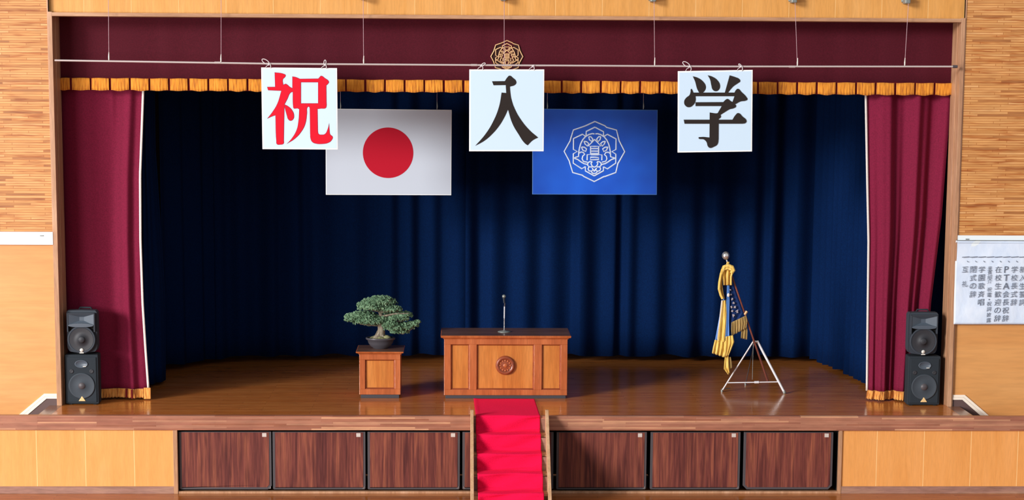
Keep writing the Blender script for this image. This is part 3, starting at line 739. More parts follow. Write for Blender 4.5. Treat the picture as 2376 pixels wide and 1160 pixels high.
# ------------------------------------------------------------------ podium and bonsai stand
def panelled_box(t, w, d, hgt, plinth, fields, top_over, top_t, top_w):
    """wooden case: plinth, frame with recessed panels, overhanging top. Local origin at floor centre of the front."""
    S().box(-w / 2 + 0.018, w / 2 - 0.018, 0.012, d - 0.012, 0, plinth).build('plinth', M_['plinth'], t, bevel=0.003)
    z0, z1 = plinth, hgt - top_t
    S().box(-w / 2, w / 2, 0.035, d, z0, z1).build('case', M_['podium'], t, bevel=0.003)
    # rails and stiles standing proud of the panels
    edges_x = [-w / 2] + [v for a, c in fields for v in (a, c)] + [w / 2]
    bz, tz = z0 + 0.075, z1 - 0.075
    fmb = S(); fmb.box(-w / 2, w / 2, 0.0, 0.036, z0, bz); fmb.box(-w / 2, w / 2, 0.0, 0.036, tz, z1)
    for i in range(0, len(edges_x), 2): fmb.box(edges_x[i], edges_x[i + 1], 0.001, 0.036, bz, tz)
    fmb.build('front_frame', M_['podium'], t, bevel=0.004)
    for a, c in fields:
        mb = S(); s_ = 0.018
        o4 = [(a, bz), (c, bz), (c, tz), (a, tz)]; i4 = [(a + s_, bz + s_), (c - s_, bz + s_), (c - s_, tz - s_), (a + s_, tz - s_)]
        mb.add([(x, 0.006, z) for x, z in o4] + [(x, 0.030, z) for x, z in i4], [(0, 1, 5, 4), (1, 2, 6, 5), (2, 3, 7, 6), (3, 0, 4, 7)])
        mb.build('panel_moulding', M_['medal'], t)
        S().box(a, c, 0.0295, 0.036, bz, tz).build('recessed_panel', M_['podium_panel'], t)
    o = top_over
    prof = [(0.0, -0.008), (0.012, -o * 0.35), (0.022, -o * 0.9), (top_t - 0.006, -o), (top_t, -o + 0.008)]
    mb = S(); rings = []
    for z, e in prof:
        e2 = -e
        rings.append([(-w / 2 - e2, -e2, hgt - top_t + z), (w / 2 + e2, -e2, hgt - top_t + z), (w / 2 + e2, d + e2 * 0.5, hgt - top_t + z), (-w / 2 - e2, d + e2 * 0.5, hgt - top_t + z)])
    vs = [p for r_ in rings for p in r_]
    fs = [(i * 4 + k, i * 4 + (k + 1) % 4, (i + 1) * 4 + (k + 1) % 4, (i + 1) * 4 + k) for i in range(len(rings) - 1) for k in range(4)] + [(3, 2, 1, 0)]
    mb.add(vs, fs); mb.build('top_edge', M_['podium'], t)
    S().box(-w / 2 - o + 0.008, w / 2 + o - 0.008, -o + 0.008, d + o * 0.5 - 0.008, hgt - 0.012, hgt + 0.0008).build('top_surface', M_['podium_top'], t)

pd = thing('podium', (-0.013, 1.29, 1.0), 'wide orange-brown wooden podium with three recessed panels and a round medallion', 'podium')
def fx(px, cx): return at(px, 850, 1.3).x - cx
panelled_box(pd, 1.662, 0.72, 0.862, 0.045, [(fx(1046, -0.013), fx(1089, -0.013)), (fx(1106, -0.013), fx(1239, -0.013)), (fx(1257, -0.013), fx(1301, -0.013))], 0.046, 0.05, 0)
c = at(1172.5, 848, 1.3); cx_, cz_ = c.x + 0.013, c.z - 1.0
mb = S(); mb.lathe([(0, 0.028), (0.06, 0.030), (0.082, 0.022), (0.09, 0.034), (0.105, 0.040), (0.122, 0.034), (0.132, 0.0)], (cx_, 0.03, cz_), 48, 'y')
med = mb.build('medallion', M_['medal'], pd)
mb = S()
for i in range(12):
    a = 2 * PI * i / 12; mb.ball((cx_ + 0.068 * math.cos(a), 0.002, cz_ + 0.068 * math.sin(a)), 0.013, 6, (1, 0.6, 1))
mb.ball((cx_, 0.003, cz_), 0.03, 8, (1, 0.4, 1)); mb.build('medallion_carving', M_['podium'], med)

bsx = -1.708
bs = thing('plant_stand', (bsx, 1.30, 1.0), 'small square orange-brown wooden stand under the bonsai', 'plant stand')
panelled_box(bs, 0.552, 0.56, 0.640, 0.05, [(at(847, 870, 1.3).x - bsx, at(916, 870, 1.3).x - bsx)], 0.045, 0.04, 0)

# microphone on the podium
mx = at(1170, 767, 1.62)
mt = thing('microphone_stand', (mx.x, 1.62, 1.863), 'slim silver desk microphone stand on top of the podium', 'microphone')
S().lathe([(0, 0.0), (0.088, 0.0), (0.09, 0.006), (0.07, 0.014), (0.02, 0.02), (0.012, 0.03), (0, 0.03)], (0, 0, 0), 36).build('base', M_['clip_grey'], mt)
S().tube([(0, 0, 0.02), (0.0, 0, 0.20)], 0.0065, 10).build('lower_tube', M_['chrome'], mt)
S().tube([(0, 0, 0.19), (0.002, 0, 0.36)], 0.0085, 10).build('upper_tube', M_['whitemetal'], mt)
S().tube([(0.002, 0, 0.35), (0.006, -0.005, 0.385), (0.0, -0.012, 0.42), (-0.006, -0.018, 0.44)], 0.009, 10).build('gooseneck', M_['edge'], mt)
S().tube([(-0.002, -0.01, 0.40), (-0.006, -0.022, 0.455), (-0.007, -0.028, 0.475)], [0.012, 0.016, 0.02], 12).build('microphone_body', M_['speaker'], mt)
S().ball((-0.007, -0.032, 0.492), 0.026, 10, (1, 1, 0.95)).build('microphone_head', M_['clip_grey'], mt)

# ------------------------------------------------------------------ bonsai
BY = 1.58
def bp(px, py, dy=0.0): return at(px, py, BY + dy)
bz0 = 1.6408
bt = thing('bonsai', (bsx, BY, bz0), 'bonsai pine with layered green pads in a dark bowl on the small stand', 'bonsai')
bo = tuple(bt.location)
pc = at(883, 800, BY).x
S().lathe([(0, 0.0), (0.10, 0.0), (0.105, 0.012), (0.135, 0.03), (0.165, 0.075), (0.178, 0.118), (0.196, 0.125), (0.202, 0.142), (0.195, 0.150), (0.178, 0.150), (0.172, 0.128), (0, 0.128)], (pc, BY, bz0), 48, 'z', 1.0, 0.8).build('pot', M_['pot'], bt, bo)
mb = S(); rr = random.Random(5)
def mound(u, v):
    a = u * 2 * PI; r = 0.172 * v
    h = 0.128 + 0.045 * (1 - v * v) + 0.012 * math.sin(3 * a) * v * (1 - v) * 4
    return (pc + r * math.cos(a), BY + r * 0.8 * math.sin(a), bz0 + h)
mb.grid(mound, 32, 8)
c = bp(898, 785, -0.05); mb.ball((c.x, c.y, c.z + 0.01), 0.05, 10, (1, 0.9, 0.7)); mb.build('mossy_soil', M_['moss'], bt, bo)
mb = S()
mb.tube([bp(880, 790), bp(882, 778), bp(885, 765), bp(884, 755), bp(887, 744), bp(884, 732), bp(880, 720), bp(884, 706)], [0.085, 0.066, 0.05, 0.046, 0.034, 0.026, 0.02, 0.01], 14)
for a in ((866, 787, -0.05), (872, 790, -0.09), (893, 789, -0.07), (900, 787, 0.02), (877, 789, 0.08)):
    e = bp(a[0], a[1], a[2]); mb.tube([bp(882, 772), (Vector(e) + Vector(bp(882, 778))) / 2 + Vector((0, 0, 0.012)), e], [0.05, 0.032, 0.012], 10)
mb.build('trunk', M_['bark'], bt, bo)
pads = [  # centre px, py, dy, half width, half height (px), half depth m
    (880, 700, 0.0, 42, 12, 0.20), (862, 712, -0.08, 33, 10, 0.15), (905, 716, -0.05, 28, 9, 0.15), (846, 706, 0.05, 18, 8, 0.12), (884, 693, 0.0, 26, 8, 0.14),
    (842, 731, 0.0, 34, 10, 0.18), (822, 739, -0.05, 22, 9, 0.14), (853, 745, -0.10, 38, 10, 0.15), (880, 738, 0.05, 40, 8, 0.18), (812, 733, -0.02, 12, 6, 0.08),
    (936, 730, 0.02, 22, 8, 0.15), (915, 733, 0.1, 26, 9, 0.16), (925, 738, -0.06, 24, 7, 0.12),
    (915, 758, -0.05, 27, 11, 0.17), (938, 757, -0.02, 25, 10, 0.16), (955, 752, 0.0, 17, 7, 0.12), (905, 752, -0.10, 20, 8, 0.12), (928, 768, -0.05, 22, 6, 0.10), (968, 746, 0.0, 7, 4, 0.05),
    (867, 750, 0.08, 22, 7, 0.12), (905, 722, 0.08, 26, 8, 0.12)]
pxm = 1 / 172.0
mb = S()
for a, c, b_ in (((884, 755), (860, 754), (835, 752)), ((884, 748), (850, 740), (815, 738)), ((885, 745), (915, 748), (950, 741)), ((884, 735), (915, 728), (948, 727)),
                 ((886, 752), (912, 772), (945, 770)), ((905, 766), (935, 774), (958, 762)), ((881, 722), (858, 718), (838, 716)), ((883, 724), (903, 722), (925, 722)), ((883, 712), (893, 702), (905, 697)),
                 ((868, 748), (840, 750), (812, 743))):
    dy = random.uniform(-0.10, -0.02)
    mb.tube([bp(a[0], a[1]), bp(c[0], c[1], dy * 0.7), bp(b_[0], b_[1], dy)], [0.018, 0.012, 0.005], 8)
mb.build('branches', M_['bark'], bt, bo)
rr = random.Random(12)
for px_, py_, dy, hw_, hh_, hd in pads:
    c = bp(px_, py_, dy); mb = S()
    n = int(60 + hw_ * 7)
    for i in range(n):
        # tufts scattered over a flattened dome
        th = rr.uniform(0, 2 * PI); ph = math.acos(rr.uniform(-0.35, 1)); rad = rr.uniform(0.75, 1.0)
        x = c.x + hw_ * pxm * rad * math.sin(ph) * math.cos(th) * 1.0
        y = c.y + hd * rad * math.sin(ph) * math.sin(th)
        z = c.z + hh_ * pxm * rad * math.cos(ph) * 1.05 - 0.008
        d = Vector((x - c.x, (y - c.y), (z - c.z) * 2.2 + 0.03)).normalized()
        r0 = rr.uniform(0.009, 0.016)
        # small rosette: six-sided bud of needles
        u1 = d.orthogonal().normalized(); w1 = d.cross(u1)
        k = 6; base = Vector((x, y, z))
        vs = [base - d * r0 * 0.4]
        for j in range(k):
            a = 2 * PI * j / k + i
            rj = r0 * (1.25 if j % 2 else 0.7)
            vs.append(base + (u1 * math.cos(a) + w1 * math.sin(a)) * rj + d * r0 * (0.6 if j % 2 else 0.1))
        vs.append(base + d * r0 * 1.3)
        fs = [(0, 1 + (j + 1) % k, 1 + j) for j in range(k)] + [(k + 1, 1 + j, 1 + (j + 1) % k) for j in range(k)]
        mb.add(vs, fs)
    mb.ball(tuple(c), 1.0, 8, (hw_ * pxm * 0.85, hd * 0.85, hh_ * pxm * 0.75))
    mb.build('foliage_pad', M_['needle'], bt, bo)

# ------------------------------------------------------------------ loudspeakers
def lower_speaker(loc, lab):
    t = thing('loudspeaker_cabinet', loc, lab, 'loudspeaker', 'large lower loudspeakers')
    w, h_, d = 0.425, 0.665, 0.285
    mb = S(); f0, f1 = w / 2 - 0.045, w / 2 + 0.003
    pts = [(-f1, 0.0), (f1, 0.0), (f1, 0.06), (w / 2 - 0.005, d * 0.75), (w / 2 - 0.05, d), (-w / 2 + 0.05, d), (-w / 2 + 0.005, d * 0.75), (-f1, 0.06)]
    n = len(pts); vs = [(x, y, 0.012) for x, y in pts] + [(x, y, h_) for x, y in pts]
    mb.add(vs, [tuple(reversed(range(n))), tuple(range(n, 2 * n))] + [(i, (i + 1) % n, (i + 1) % n + n, i + n) for i in range(n)])
    mb.build('cabinet', M_['speaker_low'], t, bevel=0.012)
    for sx in (-1, 1):
        for y in (0.05, d - 0.07): pass
    S().box(-w / 2 + 0.02, w / 2 - 0.02, -0.012, 0.004, 0.035, h_ - 0.03).build('grille', M_['speaker_low'], t, bevel=0.008)
    mb = S(); mb.lathe([(0.168, 0.002), (0.172, 0.007), (0.160, 0.009), (0.148, 0.003), (0.06, 0.001), (0.055, 0.004), (0.0, 0.014)], (0.0, -0.012, 0.255), 48, 'y'); wf = mb.build('woofer', M_['grille'], t)
    mb = S(); mb.lathe([(0.048, 0.0), (0.04, 0.012), (0.02, 0.02), (0, 0.022)], (0.0, -0.014, 0.255), 32, 'y'); mb.build('dust_cap', M_['edge'], wf)
    mb = S(); mb.lathe([(0.078, 0.0), (0.082, 0.006), (0.074, 0.008), (0.068, 0.0), (0.0, -0.001)], (0.0, -0.013, 0.545), 40, 'y', 1.05, 0.64); ho = mb.build('horn_oval', M_['horn'], t)
    S().box(0.02, 0.06, -0.024, -0.018, 0.508, 0.517).build('horn_badge', M_['logo_white'], ho)
    for sx in (-1, 1):
        mb = S(); mb.lathe([(0.026, 0.0), (0.028, 0.003), (0.02, 0.004), (0.0, 0.0)], (sx * 0.13, -0.013, 0.448), 24, 'y'); mb.build('port', M_['cone'], t)
    S().prism([(-0.046, 0.052), (0.046, 0.052), (0.012, 0.105), (0.0, 0.118), (-0.012, 0.105)], -0.021, -0.012).build('triangle_badge', M_['logo_gold'], t, bevel=0.004)
    for sx in (-1, 1):
        S().box(sx * 0.16 - 0.02, sx * 0.16 + 0.02, 0.02, 0.26, 0.0, 0.013).build('foot', M_['black'], t)
    return t
def upper_speaker(loc, lab):
    t = thing('loudspeaker', loc, lab, 'loudspeaker', 'smaller upper loudspeakers')
    w, h_, d = 0.405, 0.585, 0.25
    # rounded tapering shell
    rings = []
    for y, sx, s0, s1 in ((0.02, 1, 0.012, h_ - 0.012), (0.0, 0.97, 0.02, h_ - 0.02)): pass
    mb = S()
    outline = []
    for i in range(20):
        a = PI + PI * i / 19
        outline.append((math.cos(a) * (w / 2), 0.10 + math.sin(a) * 0.088 if i in range(3, 17) else 0.10 + math.sin(a) * 0.095))
    outline = [(-w / 2, h_ - 0.03), (-w / 2, 0.12)] + [(-w / 2 + (1 - math.cos(a)) * 0.05, 0.12 - math.sin(a) * 0.085) for a in (0.5, 1.0, 1.4)] + [(0, 0.010)] + [(w / 2 - (1 - math.cos(a)) * 0.05, 0.12 - math.sin(a) * 0.085) for a in (1.4, 1.0, 0.5)] + [(w / 2, 0.12), (w / 2, h_ - 0.03), (w / 2 - 0.02, h_ - 0.004), (0, h_), (-w / 2 + 0.02, h_ - 0.004)]
    n = len(outline)
    lv = []
    for y, s in ((0.0, 0.97), (0.02, 1.0), (0.12, 1.0), (d, 0.78)):
        lv.append([(x * s, y, 0.29 + (z - 0.29) * (1 if y < 0.2 else 0.94) - (0.0 if y < 0.2 else 0.012)) for x, z in outline])
    vs = [p for l_ in lv for p in l_]
    fs = [(i * n + k, i * n + (k + 1) % n, (i + 1) * n + (k + 1) % n, (i + 1) * n + k) for i in range(3) for k in range(n)] + [tuple(range(3 * n, 4 * n))]
    mb.add(vs, fs)
    # front baffle around horn mouth and woofer is closed by a plate set back behind both
    mb.add([(x * 0.97, 0.004, z) for x, z in outline], [tuple(reversed(range(n)))])
    mb.build('cabinet', M_['speaker'], t, bevel=0.004)
    # horn: rectangular flare with bulging lower lip
    hz = 0.465; a_, b2 = 0.165, 0.072
    mb = S()
    mo = [(-a_, -0.055, hz - b2), (a_, -0.055, hz - b2), (a_, -0.055, hz + b2), (-a_, -0.055, hz + b2)]
    mi = [(-0.03, 0.0035, hz - 0.02), (0.03, 0.0035, hz - 0.02), (0.03, 0.0035, hz + 0.03), (-0.03, 0.0035, hz + 0.03)]
    mb.add(mo + mi, [(0, 1, 5, 4), (1, 2, 6, 5), (2, 3, 7, 6), (3, 0, 4, 7), (4, 5, 6, 7)])
    hn = mb.build('horn', M_['horn'], t)
    mb = S(); mb.box(-a_ - 0.012, a_ + 0.012, -0.06, 0.004, hz + b2, hz + b2 + 0.014); mb.box(-a_ - 0.016, -a_, -0.06, 0.004, hz - b2 - 0.09, hz + b2 + 0.014); mb.box(a_, a_ + 0.016, -0.06, 0.004, hz - b2 - 0.09, hz + b2 + 0.014)
    mb.build('horn_frame', M_['speaker'], hn, bevel=0.004)
    lip = [(a_ * math.cos(x) , hz - b2 - 0.004 + 0.03 * math.sin(x) ) for x in [PI * i / 14 for i in range(15)]] + [(-a_ * math.cos(PI * i / 14), hz - b2 - 0.006 - 0.022 * math.sin(PI * i / 14)) for i in range(1, 14)]
    S().prism(list(reversed(lip)), -0.066, 0.0).build('horn_lip', M_['horn'], hn, bevel=0.006)
    for sx in (-1, 1):
        tri = [(sx * 0.16, 0.37), (sx * 0.16, 0.31), (sx * 0.085, 0.365)]
        if sx > 0: tri.reverse()
        S().prism(tri[::-1], -0.004, 0.002).build('port', M_['black'], t)
    mb = S(); mb.lathe([(0.178, 0.0), (0.182, 0.018), (0.172, 0.024), (0.162, 0.02), (0.15, 0.012), (0.06, 0.006), (0.0, 0.006)], (0.0, -0.022, 0.20), 56, 'y'); wf = mb.build('woofer_ring', M_['speaker'], t)
    mb = S(); mb.lathe([(0.155, 0.0), (0.11, -0.006), (0.045, -0.006), (0.044, 0.004), (0.03, 0.012), (0.0, 0.015)], (0.0, -0.044, 0.20), 40, 'y'); mb.build('woofer_cone', M_['cone'], wf)
    mb = S(); mb.lathe([(0.024, 0.0), (0.024, 0.006), (0.0, 0.008)], (0.0, -0.044, 0.062), 24, 'y'); mb.box(-0.026, 0.026, -0.052, -0.044, 0.022, 0.034); mb.build('round_badge', M_['logo_white'], t)
    hd = S(); hd.tube([(-0.06, 0.16, h_ - 0.01), (-0.05, 0.16, h_ + 0.015), (0.09, 0.16, h_ + 0.015), (0.10, 0.16, h_ - 0.01)], 0.012, 8); hd.build('top_handle', M_['speaker_low'], t)
    return t
lower_speaker((-5.590, 0.775, 1.0), 'large black floor loudspeaker with gold triangle badge, beside the left jamb')
upper_speaker((-5.580, 0.80, 1.667), 'smaller charcoal loudspeaker on top of the left floor loudspeaker')
lower_speaker((5.538, 0.775, 1.0), 'large black floor loudspeaker with gold triangle badge, beside the right jamb')
upper_speaker((5.508, 0.80, 1.667), 'smaller charcoal loudspeaker on top of the right floor loudspeaker')

# ------------------------------------------------------------------ portable stairs and red carpet
st = thing('portable_stairs', (0.004, -0.03, -0.015), 'short wooden stairs leading up to the stage under the red carpet', 'stairs')
so = tuple(st.location)
for s, nm in ((-1, 'side_board'), (1, 'side_board')):
    x0, x1 = sorted((0.004 + s * 0.458, 0.004 + s * 0.500))
    p = [(-0.035, 1.09), (-0.075, 1.09), (-1.12, 0.14), (-1.12, -0.012), (-0.75, -0.012), (-0.035, 0.64)]
    mb = S(); n = len(p)
    mb.add([(x0, y, z) for y, z in p] + [(x1, y, z) for y, z in p], [tuple(range(n)), tuple(reversed(range(n, 2 * n)))] + [(i, i + n, (i + 1) % n + n, (i + 1) % n) for i in range(n)])
    mb.build(nm, wood('pale_stair_wood', 'bd9068', 'cba07a', 'd9b08c', 'z', 8, 0.5, 0.3), st, so, bevel=0.004)
tw = wood('stair_tread_wood', 'a87a54', 'bb8e66', 'cb9f78', 'x', 8, 0.5, 0.3)
for k in range(1, 5):
    S().box(-0.455, 0.463, -0.24 * k, -0.24 * (k - 1) - 0.02, 0.768 - 0.2 * (k - 1), 0.798 - 0.2 * (k - 1)).build('tread', tw, st, so, bevel=0.003)
    S().box(-0.455, 0.463, -0.24 * (k - 1) - 0.034, -0.24 * (k - 1) - 0.034 + 0.012, max(-0.01, 0.768 - 0.2 * (k - 1) - 0.0), 0.998 - 0.2 * (k - 1) - 0.03).build('riser', M_['sill'], st, so)

# carpet: profile running over the stage edge and down the steps
prof = []
def seg(y0, z0, y1, z1, n):
    for i in range(n): prof.append((y0 + (y1 - y0) * i / n, z0 + (z1 - z0) * i / n))
seg(1.215, 1.009, 0.02, 1.009, 26); 
yy, zz = -0.035, 1.012
seg(0.02, 1.012, -0.035, 1.012, 3)
for k in range(5):
    y0 = -0.24 * k - 0.045; z0 = 1.006 - 0.2 * k
    y1 = y0 - 0.195
    seg(y0, z0, y0 + 0.004, z0 - 0.035, 3)
    seg(y0 + 0.004, z0 - 0.035, y0 - 0.012, z0 - 0.17, 6)
    seg(y0 - 0.012, z0 - 0.17, y0 - 0.04, z0 - 0.196, 4)
    if k < 4: seg(y0 - 0.04, z0 - 0.196, y0 - 0.24, z0 - 0.2, 8)
prof.append((-1.05, 0.001)); prof.append((-1.35, -0.003))
nP = len(prof)
def carp(u, v):
    i = min(int(round(v * (nP - 1))), nP - 1); y, z = prof[i]
    if y > 0: xl, xr = -0.426 - 0.019 * y / 1.2, 0.397 - 0.023 * y / 1.2
    else: xl, xr = -0.426 + 0.023 * min(1, -y), 0.397 + 0.014 * min(1, -y)
    x = xl + (xr - xl) * u
    if y < -0.02:
        y += -0.012 * math.sin(u * 5 + i * 0.35) - 0.006 * math.sin(u * 11 + i * 0.6) - 0.01
        z += 0.006 * math.sin(u * 7 + i * 0.8) + 0.004
        # left border folds back on each step
        y -= 0.03 * math.exp(-(u / 0.06) ** 2) * (0.5 + 0.5 * math.sin(i * 1.2))
    elif y > 0.03: z += 0.004 * math.exp(-((u - 0.03) / 0.03) ** 2) + 0.0015 * math.sin(u * 9 + y * 7)
    return (x, y, z)
cp = S().grid(carp, 60, nP - 1).build('red_carpet', M_['redcarpet'], off=(0, 0.0, 1.0), solid=0.008)
tag(cp, 'bright red carpet runner from the podium down over the stairs', 'carpet')

# ------------------------------------------------------------------ flag stand and banner
QY = 1.80
def qp(px, py, dy=0.0): return Vector(at(px, py, QY + dy))
apex = qp(1752, 791, 0.05)
fs_ = thing('flag_stand', (3.4, QY + 0.2, 1.0), 'chrome tripod flag stand with a leaning brown pole, right of the podium', 'flag stand')
fo = tuple(fs_.location)
footL, footR = qp(1675, 905, 0.05), qp(1820, 911, -0.08); footL.z = 1.012; footR.z = 1.016
l1 = S().tube([footL, apex + Vector((-0.02, 0, 0))], 0.0115, 12).build('leg', M_['metal'], fs_, fo)
l2 = S().tube([footR, apex + Vector((0.03, 0, 0.0))], 0.0175, 12).build('leg', M_['whitemetal'], fs_, fo)
ft = Vector((apex.x - 0.03, QY + 0.62, 1.012))
l3 = S().tube([ft, apex + Vector((0, 0.03, -0.01))], 0.006, 10).build('leg', M_['edge'], fs_, fo)
for p_, r_, lg in ((footL, 0.016, l1), (footR, 0.022, l2), (ft, 0.014, l3)):
    S().tube([p_ + Vector((0, 0, -0.012)), p_ + Vector((0, 0, 0.02))], r_, 12).build('foot', M_['clip_grey'], lg, fo)
xb0 = footL.lerp(apex, 0.165); xb1 = footR.lerp(apex, 0.205)
S().tube([xb0, xb1], 0.0085, 10).build('cross_bar', M_['whitemetal'], fs_, fo)
S().tube([xb0.lerp(xb1, 0.53), xb0.lerp(xb1, 0.62)], 0.018, 10).build('bar_clamp', M_['whitemetal'], fs_, fo)
S().tube([footL + Vector((0, 0, 0.03)), footL + Vector((0.13, 0.1, 0.02))], 0.006, 8).build('foot_stay', M_['clip_grey'], fs_, fo)
S().tube([apex + Vector((-0.025, 0.0, -0.02)), apex + Vector((-0.025, 0.0, -0.54))], 0.003, 6).build('chain', M_['clip_grey'], fs_, fo)
S().tube([apex + Vector((-0.035, 0, -0.01)), apex + Vector((0.045, 0, -0.01))], 0.02, 10).build('tripod_head', M_['chrome'], fs_, fo)
pb = qp(1783, 889, 0.0); pt = qp(1690, 616, 0.0)
pl = S().tube([pb, pt], [0.014, 0.0125], 12).build('pole', M_['pole'], fs_, fo)
fc = qp(1684, 593)
S().tube([pt, qp(1686, 603)], 0.012, 10).build('finial_neck', M_['chrome'], pl, fo)
S().ball(tuple(fc), 0.058, 14, (0.92, 0.92, 1)).build('finial_ball', M_['chrome'], pl, fo)
S().tube([qp(1728, 730, -0.005), qp(1733, 722, -0.005)], 0.019, 10).build('pole_ring', M_['emblem_gold'], pl, fo)

BN = thing('banner', tuple(qp(1692, 740, -0.03)), 'navy school banner with yellow-gold fringe draped on the leaning pole', 'banner')
no = tuple(BN.location)
def LS(x, y): return (1640 + x / 4.14, 600 + y / 4.14)       # drawing coordinates of the banner details
def strip(name, left, right, mat, depth, amp, nf, nu=40, nv=30, thick=0.008, ph=0.0, ragged=0.0, taper=True):
    def ev(p, t):
        n_ = len(p) - 1; i = min(int(t * n_), n_ - 1); f_ = t * n_ - i
        return (p[i][0] + (p[i + 1][0] - p[i][0]) * f_, p[i][1] + (p[i + 1][1] - p[i][1]) * f_)
    def fn(u, v):
        a, c_ = ev(left, v), ev(right, v)
        x, y = LS(a[0] + (c_[0] - a[0]) * u, a[1] + (c_[1] - a[1]) * u)
        d = depth - amp * math.sin(u * PI * 2 * nf + ph + v) * (0.4 + 0.6 * v if taper else 1)
        if ragged and v > 0.99: y += ragged * math.sin(u * 61) + ragged * 0.6 * math.sin(u * 23)
        return tuple(qp(x, y, d))
    return S().grid(fn, nu, nv).build(name, mat, BN, no, solid=thick)
strip('cloth', [(160, 235), (160, 400), (175, 560), (185, 700)], [(244, 235), (290, 370), (345, 520), (240, 705)], M_['banner_navy'], -0.02, 0.012, 2.0)
strip('cloth', [(160, 380), (125, 540), (88, 740), (76, 800)], [(190, 420), (190, 560), (188, 760), (170, 800)], M_['satin'], -0.03, 0.015, 1.5)
strip('satin_highlight', [(196, 250), (190, 400), (190, 600), (178, 760)], [(216, 250), (218, 400), (213, 600), (216, 750)], M_['satin'], -0.055, 0.006, 1.0, 10)  # light blue strip paints the satin sheen onto the navy cloth
strip('gold_border', [(146, 400), (128, 560), (112, 740), (108, 800)], [(180, 400), (196, 520), (190, 700), (182, 800)], M_['banner_fringe'], -0.06, 0.016, 1.6, 24)
strip('white_lining', [(140, 400), (118, 600), (98, 770)], [(156, 400), (140, 600), (112, 800)], M_['white_cloth'], -0.067, 0.004, 1.0, 8)
strip('bottom_fringe', [(78, 780), (60, 860), (52, 905)], [(182, 790), (182, 860), (166, 945)], M_['banner_fringe'], -0.06, 0.018, 3.2, 60, 10, ragged=1.2)
strip('bottom_fringe', [(184, 748), (178, 840), (172, 945)], [(250, 736), (262, 800), (212, 925)], M_['banner_fringe'], -0.07, 0.018, 2.4, 50, 14, ragged=0.8)
strip('bottom_fringe', [(176, 930), (165, 1060), (205, 1112)], [(205, 900), (212, 1000), (218, 1090)], M_['banner_fringe'], -0.05, 0.012, 1.5, 24, 14, ragged=0.8)
strip('bottom_fringe', [(212, 945), (206, 1010), (208, 1070)], [(228, 945), (240, 1000), (244, 1045)], M_['banner_fringe_dark'], -0.03, 0.012, 1.5, 24, 10, ragged=0.8)
strip('side_fringe', [(238, 612), (236, 680), (240, 738)], [(378, 545), (388, 600), (378, 668)], M_['banner_fringe_dark'], -0.04, 0.010, 6.0, 80, 10, ragged=0.8)
strip('side_fringe', [(338, 640), (332, 700), (328, 762)], [(382, 620), (390, 700), (386, 776)], M_['banner_fringe_dark'], -0.02, 0.010, 2.0, 30, 10, ragged=0.8)
strip('gold_knot', [(150, 85), (140, 150), (160, 200), (162, 255)], [(240, 70), (262, 110), (240, 170), (240, 255)], M_['banner_fringe'], -0.07, 0.022, 2.3, 40, 20, taper=False)
strip('hanging_cord', [(128, 140), (112, 240), (130, 340), (146, 380)], [(162, 120), (148, 240), (158, 330), (170, 385)], M_['banner_fringe'], -0.055, 0.015, 1.2, 20, 20, taper=False)
mb = S()
for pts, r_ in (([(150, 120), (165, 80), (205, 66), (245, 80), (258, 112), (235, 140)], 0.026), ([(140, 150), (160, 105), (200, 92), (240, 105), (248, 130)], 0.02), ([(150, 105), (135, 160), (122, 230), (118, 290), (135, 350), (152, 385)], 0.019)):
    mb.tube([qp(*LS(x, y), -0.10) for x, y in pts], r_, 10)
mb.tube([qp(*LS(200, 60), -0.0), qp(*LS(205, 30), -0.0)], 0.02, 8)
mb.build('gold_cord', M_['banner_fringe'], BN, no)
S().ball(tuple(qp(*LS(208, 350), -0.075)), 0.024, 10, (0.8, 0.5, 1.1)).build('white_tassel_knot', M_['white_cloth'], BN, no)
# illegible embroidered characters
rr = random.Random(4)
for (x, y, s_) in ((226, 300, 9), (232, 345, 10), (244, 388, 13), (258, 428, 15), (270, 468, 16), (288, 507, 18), (246, 505, 14), (238, 465, 12), (256, 548, 17)):
    mb = S()
    for j in range(5):
        a = rr.uniform(0, PI); cx_, cy_ = x + rr.uniform(-.35, .35) * s_, y + rr.uniform(-.4, .4) * s_
        dx, dz = math.cos(a) * s_ * 0.6, math.sin(a) * s_ * 0.6
        mb.tube([qp(*LS(cx_ - dx, cy_ - dz), -0.048), qp(*LS(cx_ + dx, cy_ + dz), -0.048)], 0.0065, 6)
    mb.build('embroidered_character', M_['embroidery'], BN, no)

# ------------------------------------------------------------------ programme paper on the right wall
PYP = 0.69
p0 = at(2218.5, 557, PYP); p1 = at(2214, 752, PYP)
ppx0, ppz0, ppx1, ppz1 = p0.x, p0.z, at(2480, 557, PYP).x, p1.z
pp = thing('programme_paper', ((ppx0 + ppx1) / 2, PYP, ppz1), 'large white paper with rows of hand-brushed writing hanging on the right wall', 'paper')
po = tuple(pp.location)
def pfn(u, v):
    x = ppx0 + (ppx1 - ppx0) * u; z = ppz0 + (ppz1 - ppz0) * v
    return (x + (p1.x - ppx0) * v * (1 - u) * 0.4, PYP + 0.01 - 0.012 * v + 0.004 * math.sin(u * 9 + v * 3) + 0.003 * math.sin(v * 11 + u * 4), z)
S().grid(pfn, 60, 40).build('sheet', M_['paper'], pp, po, solid=0.002)
S().box(ppx0 - 0.002, ppx1, PYP - 0.006, PYP + 0.012, ppz0 - 0.006, ppz0 + 0.0).build('top_batten', M_['clip_grey'], pp, po)
S().box(ppx0 - 0.002, ppx1, PYP - 0.002, PYP + 0.004, ppz0 - 0.036, ppz0 - 0.033).build('fold_line', new_mat('soft_grey_line', 'b8c4d4', .8)[0], pp, po)
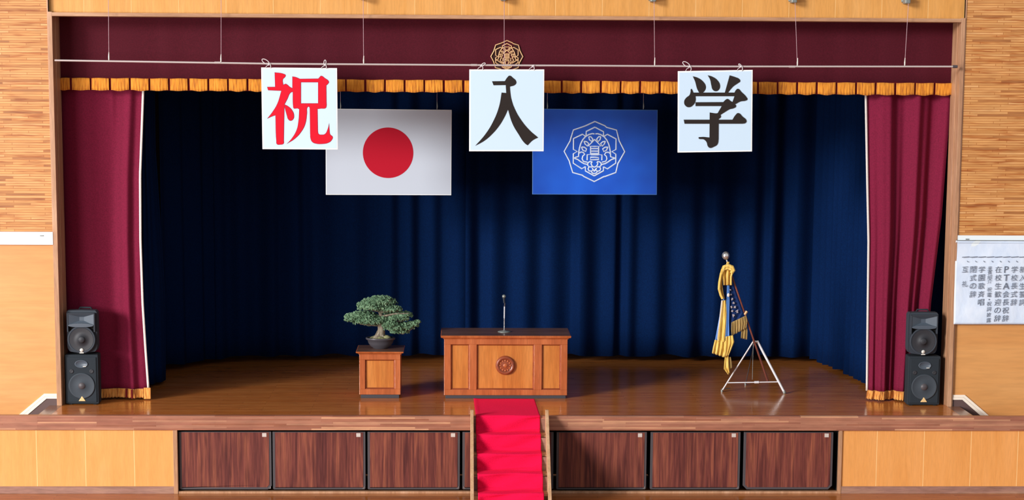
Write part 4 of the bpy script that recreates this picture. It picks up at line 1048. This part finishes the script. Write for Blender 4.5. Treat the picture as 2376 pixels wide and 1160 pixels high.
def write(chars, size):
    """list of (text, px, py, size in px) -> one mesh in world coordinates"""
    mb = S()
    for ch, px_, py_, s_ in chars:
        cu = bpy.data.curves.new('ink', 'FONT'); cu.body = ch; cu.size = 1.0; cu.align_x = 'CENTER'; cu.align_y = 'CENTER'; cu.resolution_u = 2; cu.extrude = 0.0; cu.offset = 0.0
        ob = bpy.data.objects.new('ink', cu); COL.objects.link(ob)
        dg = bpy.context.evaluated_depsgraph_get(); dg.update()
        me = bpy.data.meshes.new_from_object(ob.evaluated_get(dg))
        if len(me.vertices):
            xs_ = [v.co.x for v in me.vertices]; ys_ = [v.co.y for v in me.vertices]
            cxx, cyy = (min(xs_) + max(xs_)) / 2, (min(ys_) + max(ys_)) / 2
            ext = max(max(xs_) - min(xs_), max(ys_) - min(ys_))
            c_ = at(px_, py_, PYP - 0.008); k_ = s_ * 0.0057 / max(ext, 1e-6)
            kx = k_ * 1.0
            mb.add([(c_.x + (v.co.x - cxx) * kx + (v.co.y - cyy) * k_ * 0.05, PYP - 0.012, c_.z + (v.co.y - cyy) * k_ + (v.co.x - cxx) * k_ * 0.08) for v in me.vertices], [tuple(p.vertices) for p in me.polygons])
        COL.objects.unlink(ob); bpy.data.objects.remove(ob); bpy.data.meshes.remove(me)
    return mb
def PPX(x, y): return (2200 + x / 4.835, 530 + y / 4.835)
cols = []
def column(text, x, ys, size=15):
    for ch, y in zip(text, ys):
        a = PPX(x - (y - 460) * 0.022, y); cols.append((ch, a[0], a[1], size, int((x + 5) // 91)))
rows = [460, 553, 645, 738, 828, 918, 1008]
column('互礼', 188, [460, 622], 14); column('閉式の辞', 280, rows); column('学園歌斉唱', 375, rows)
column('来賓紹介祝電・祝詞披露', 466, [448, 492, 546, 592, 685, 745, 797, 845, 905, 968, 1030], 10.5)
cols = [(c_, x, y, (3 if c_ == '・' else s_), g_) for c_, x, y, s_, g_ in cols]
column('在校生歓迎の辞', 562, rows); column('PTA会長祝辞', 652, rows); column('学校長式辞', 742, rows); column('新入生誓詞', 835, rows)
for i in range(8):
    a = PPX(198 + 91.5 * i, 320); cols.append(('一', a[0], a[1], 17.5, i + 102))
    a = PPX(218 + 92 * i, 371); cols.append(('、', a[0], a[1], 4.5, i + 102))
for key in sorted({c_[4] for c_ in cols}):
    write([c_[:4] for c_ in cols if c_[4] == key], 1).build('writing_column', M_['ink'], pp, po)
